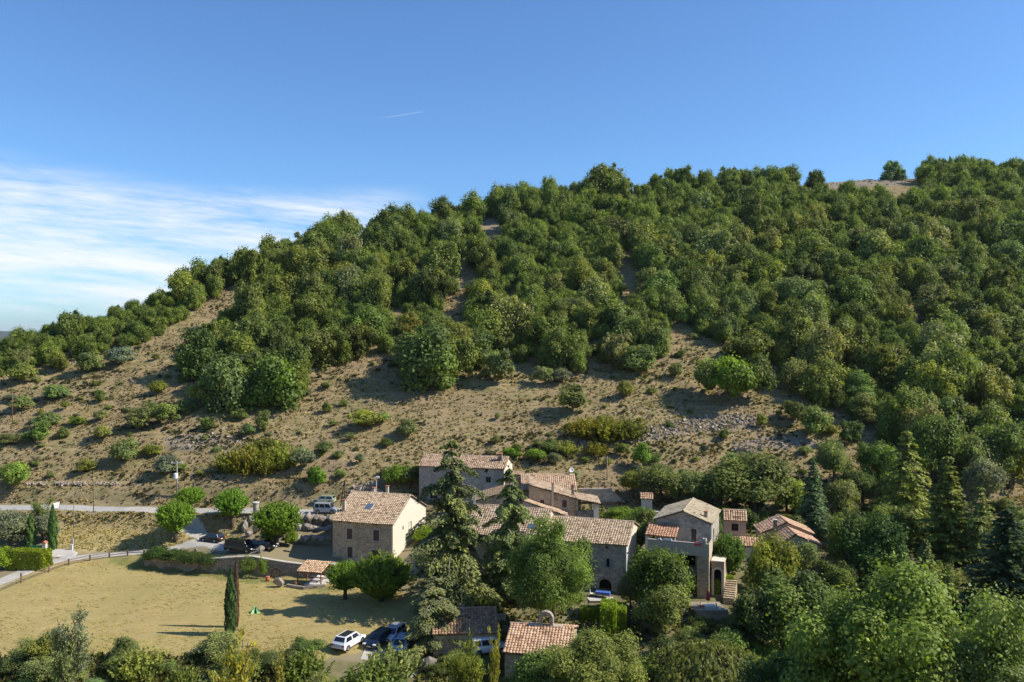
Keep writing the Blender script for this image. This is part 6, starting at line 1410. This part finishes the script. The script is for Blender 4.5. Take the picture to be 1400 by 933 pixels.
mb=MB(); mb.box(-.55,.55,-.42,.42,.005,.03); mb.obj('floor',M['green_gate'],t)
# old wheel leaning on the retaining wall
P=T(378,792); P.y+=.0; t=thing('cart_wheel','dark ring-shaped wheel leaning against the retaining wall','wheel',(P.x,P.y,P.z+.85),0)
mb=MB(); n=24
for k in range(n):
    a0,a1=2*math.pi*k/n,2*math.pi*(k+1)/n; f=lambda a,r:(r*math.cos(a),r*math.sin(a)); mb.prism([f(a0,.72),f(a0,.88),f(a1,.88),f(a1,.72)],-.06,.06)
mb.obj('rim',M['wood_dark'],t); mb=MB()
for k in range(5): a=math.pi*k/5; mb.bar((-.72*math.cos(a),0,-.72*math.sin(a)),(.72*math.cos(a),0,.72*math.sin(a)),.07)
mb.obj('spokes',M['wood'],t)
# terrace with the closed red parasol
def table(P,rz,cloth,label,group=None,w_=1.4,d=.8):
    t=thing('garden_table',label,'table',P,rz,group); mb=MB(); mb.box(-w_/2,w_/2,-d/2,d/2,.72,.755); mb.obj('tabletop',M['wood'],t)
    mb=MB(); mb.box(-w_/2-.04,w_/2+.04,-d/2-.04,d/2+.04,.757,.775)
    for y in (-d/2-.04,d/2+.02): mb.box(-w_/2-.04,w_/2+.04,y,y+.02,.42,.756)
    for x in (-w_/2-.04,w_/2+.02): mb.box(x,x+.02,-d/2-.018,d/2+.018,.42,.756)
    tag(mb.obj('tablecloth',cloth,None,P,(0,0,rz)),'cloth on the '+label,'tablecloth',group and group.replace('tables','tablecloths'))
    for sx in (-1,1):
        for sy in (-1,1): mb=MB(); mb.tube([(sx*w_*.44,sy*d*.42,0),(sx*w_*.44,sy*d*.42,.72)],.03,6); mb.obj('leg',M['wood'],t)
def chair(P,rz,label,mt,group=None):
    t=thing('garden_chair',label,'chair',P,rz,group)
    mb=MB(); mb.box(-.22,.22,-.22,.22,.42,.46); mb.obj('seat',mt,t,bevel=.01); mb=MB(); mb.box(-.22,.22,.19,.23,.5,.9); mb.obj('backrest',mt,t,bevel=.01)
    for sx in (-1,1):
        for sy in (-1,1): mb=MB(); mb.tube([(sx*.19,sy*.19,0),(sx*.19,sy*.19,.42 if sy<0 else .52)],.018,6); mb.obj('leg',M['metal'],t)
zt=-36.45
for px,y,lab in ((819.5,114.0,'blue cloth table before the arched doorway, left one'),(829,113.7,'blue cloth table before the arched doorway, right one')):
    table(Vector(((px-700)/F*y,y,zt)),R(-17),M['cloth_blue'],lab,'blue tables of the terrace',.95,.8)
chair(Vector((11.0,114.2,zt)),R(80),'pale garden chair left of the blue tables',M['white'])
mb=MB(); mb.box(10.4,13.9,112.9,116.4,-38,zt-.004); tag(obj('terrace_paving',mb.mesh('terrace_paving'),M['concrete']),kind='structure')
yb=108.5; zb=-36.15; xb=lambda px,y=yb:(px-700)/F*y
mb=MB(); mb.box(xb(947),xb(990),106.9,111,-38.5,zb-.004); tag(obj('garden_terrace_paving',mb.mesh('garden_terrace_paving'),M['rock_brown']),kind='structure')
t=thing('parasol','closed pink-red parasol on the garden terrace','parasol',(xb(968),yb,zb))
mb=MB(); mb.lathe([(.28,0),(.28,.06),(.06,.1)],14); mb.obj('base',M['concrete'],t); mb=MB(); mb.tube([(0,0,.08),(0,0,2.55)],.025,8); mb.obj('pole',M['white'],t)
mb=MB(); mb.lathe([(.27,1.05),(.30,1.2),(.24,1.55),(.14,2.1),(.03,2.62)],12); mb.obj('canopy',M['parasol'],t,smooth=True)
table(Vector((xb(967),yb-1.2,zb)),R(5),M['cloth_white'],'white cloth table beside the closed parasol')
for k,(px,dy,rz,lab,mt) in enumerate(((958,-.6,70,'red-backed chair left of the white cloth table','parasol'),(975,-.9,-80,'pale chair right of the white cloth table','cloth_white'),(980,-1.5,-110,'pale chair at the right end of the terrace','cloth_white'))): chair(Vector((xb(px),yb+dy,zb)),R(rz),lab,M[mt])
poly_wall('terrace_wall','low stone garden terrace wall in front of the red parasol',[(xb(947),106.5,zb+.3),(xb(990),106.5,zb+.3)],.3,0,2.5,M['stone'])
P=T(665,836,80); t=thing('stone_planter','pale square stone planter between the two cedars','planter',P); mb=MB(); mb.box(-.45,.45,-.45,.45,-.2,1.1); mb.obj('planter_body',M['trim'],t,bevel=.03); mb=MB(); mb.box(-.36,.36,-.36,.36,1.1,1.14); mb.obj('soil',M['dark'],t)
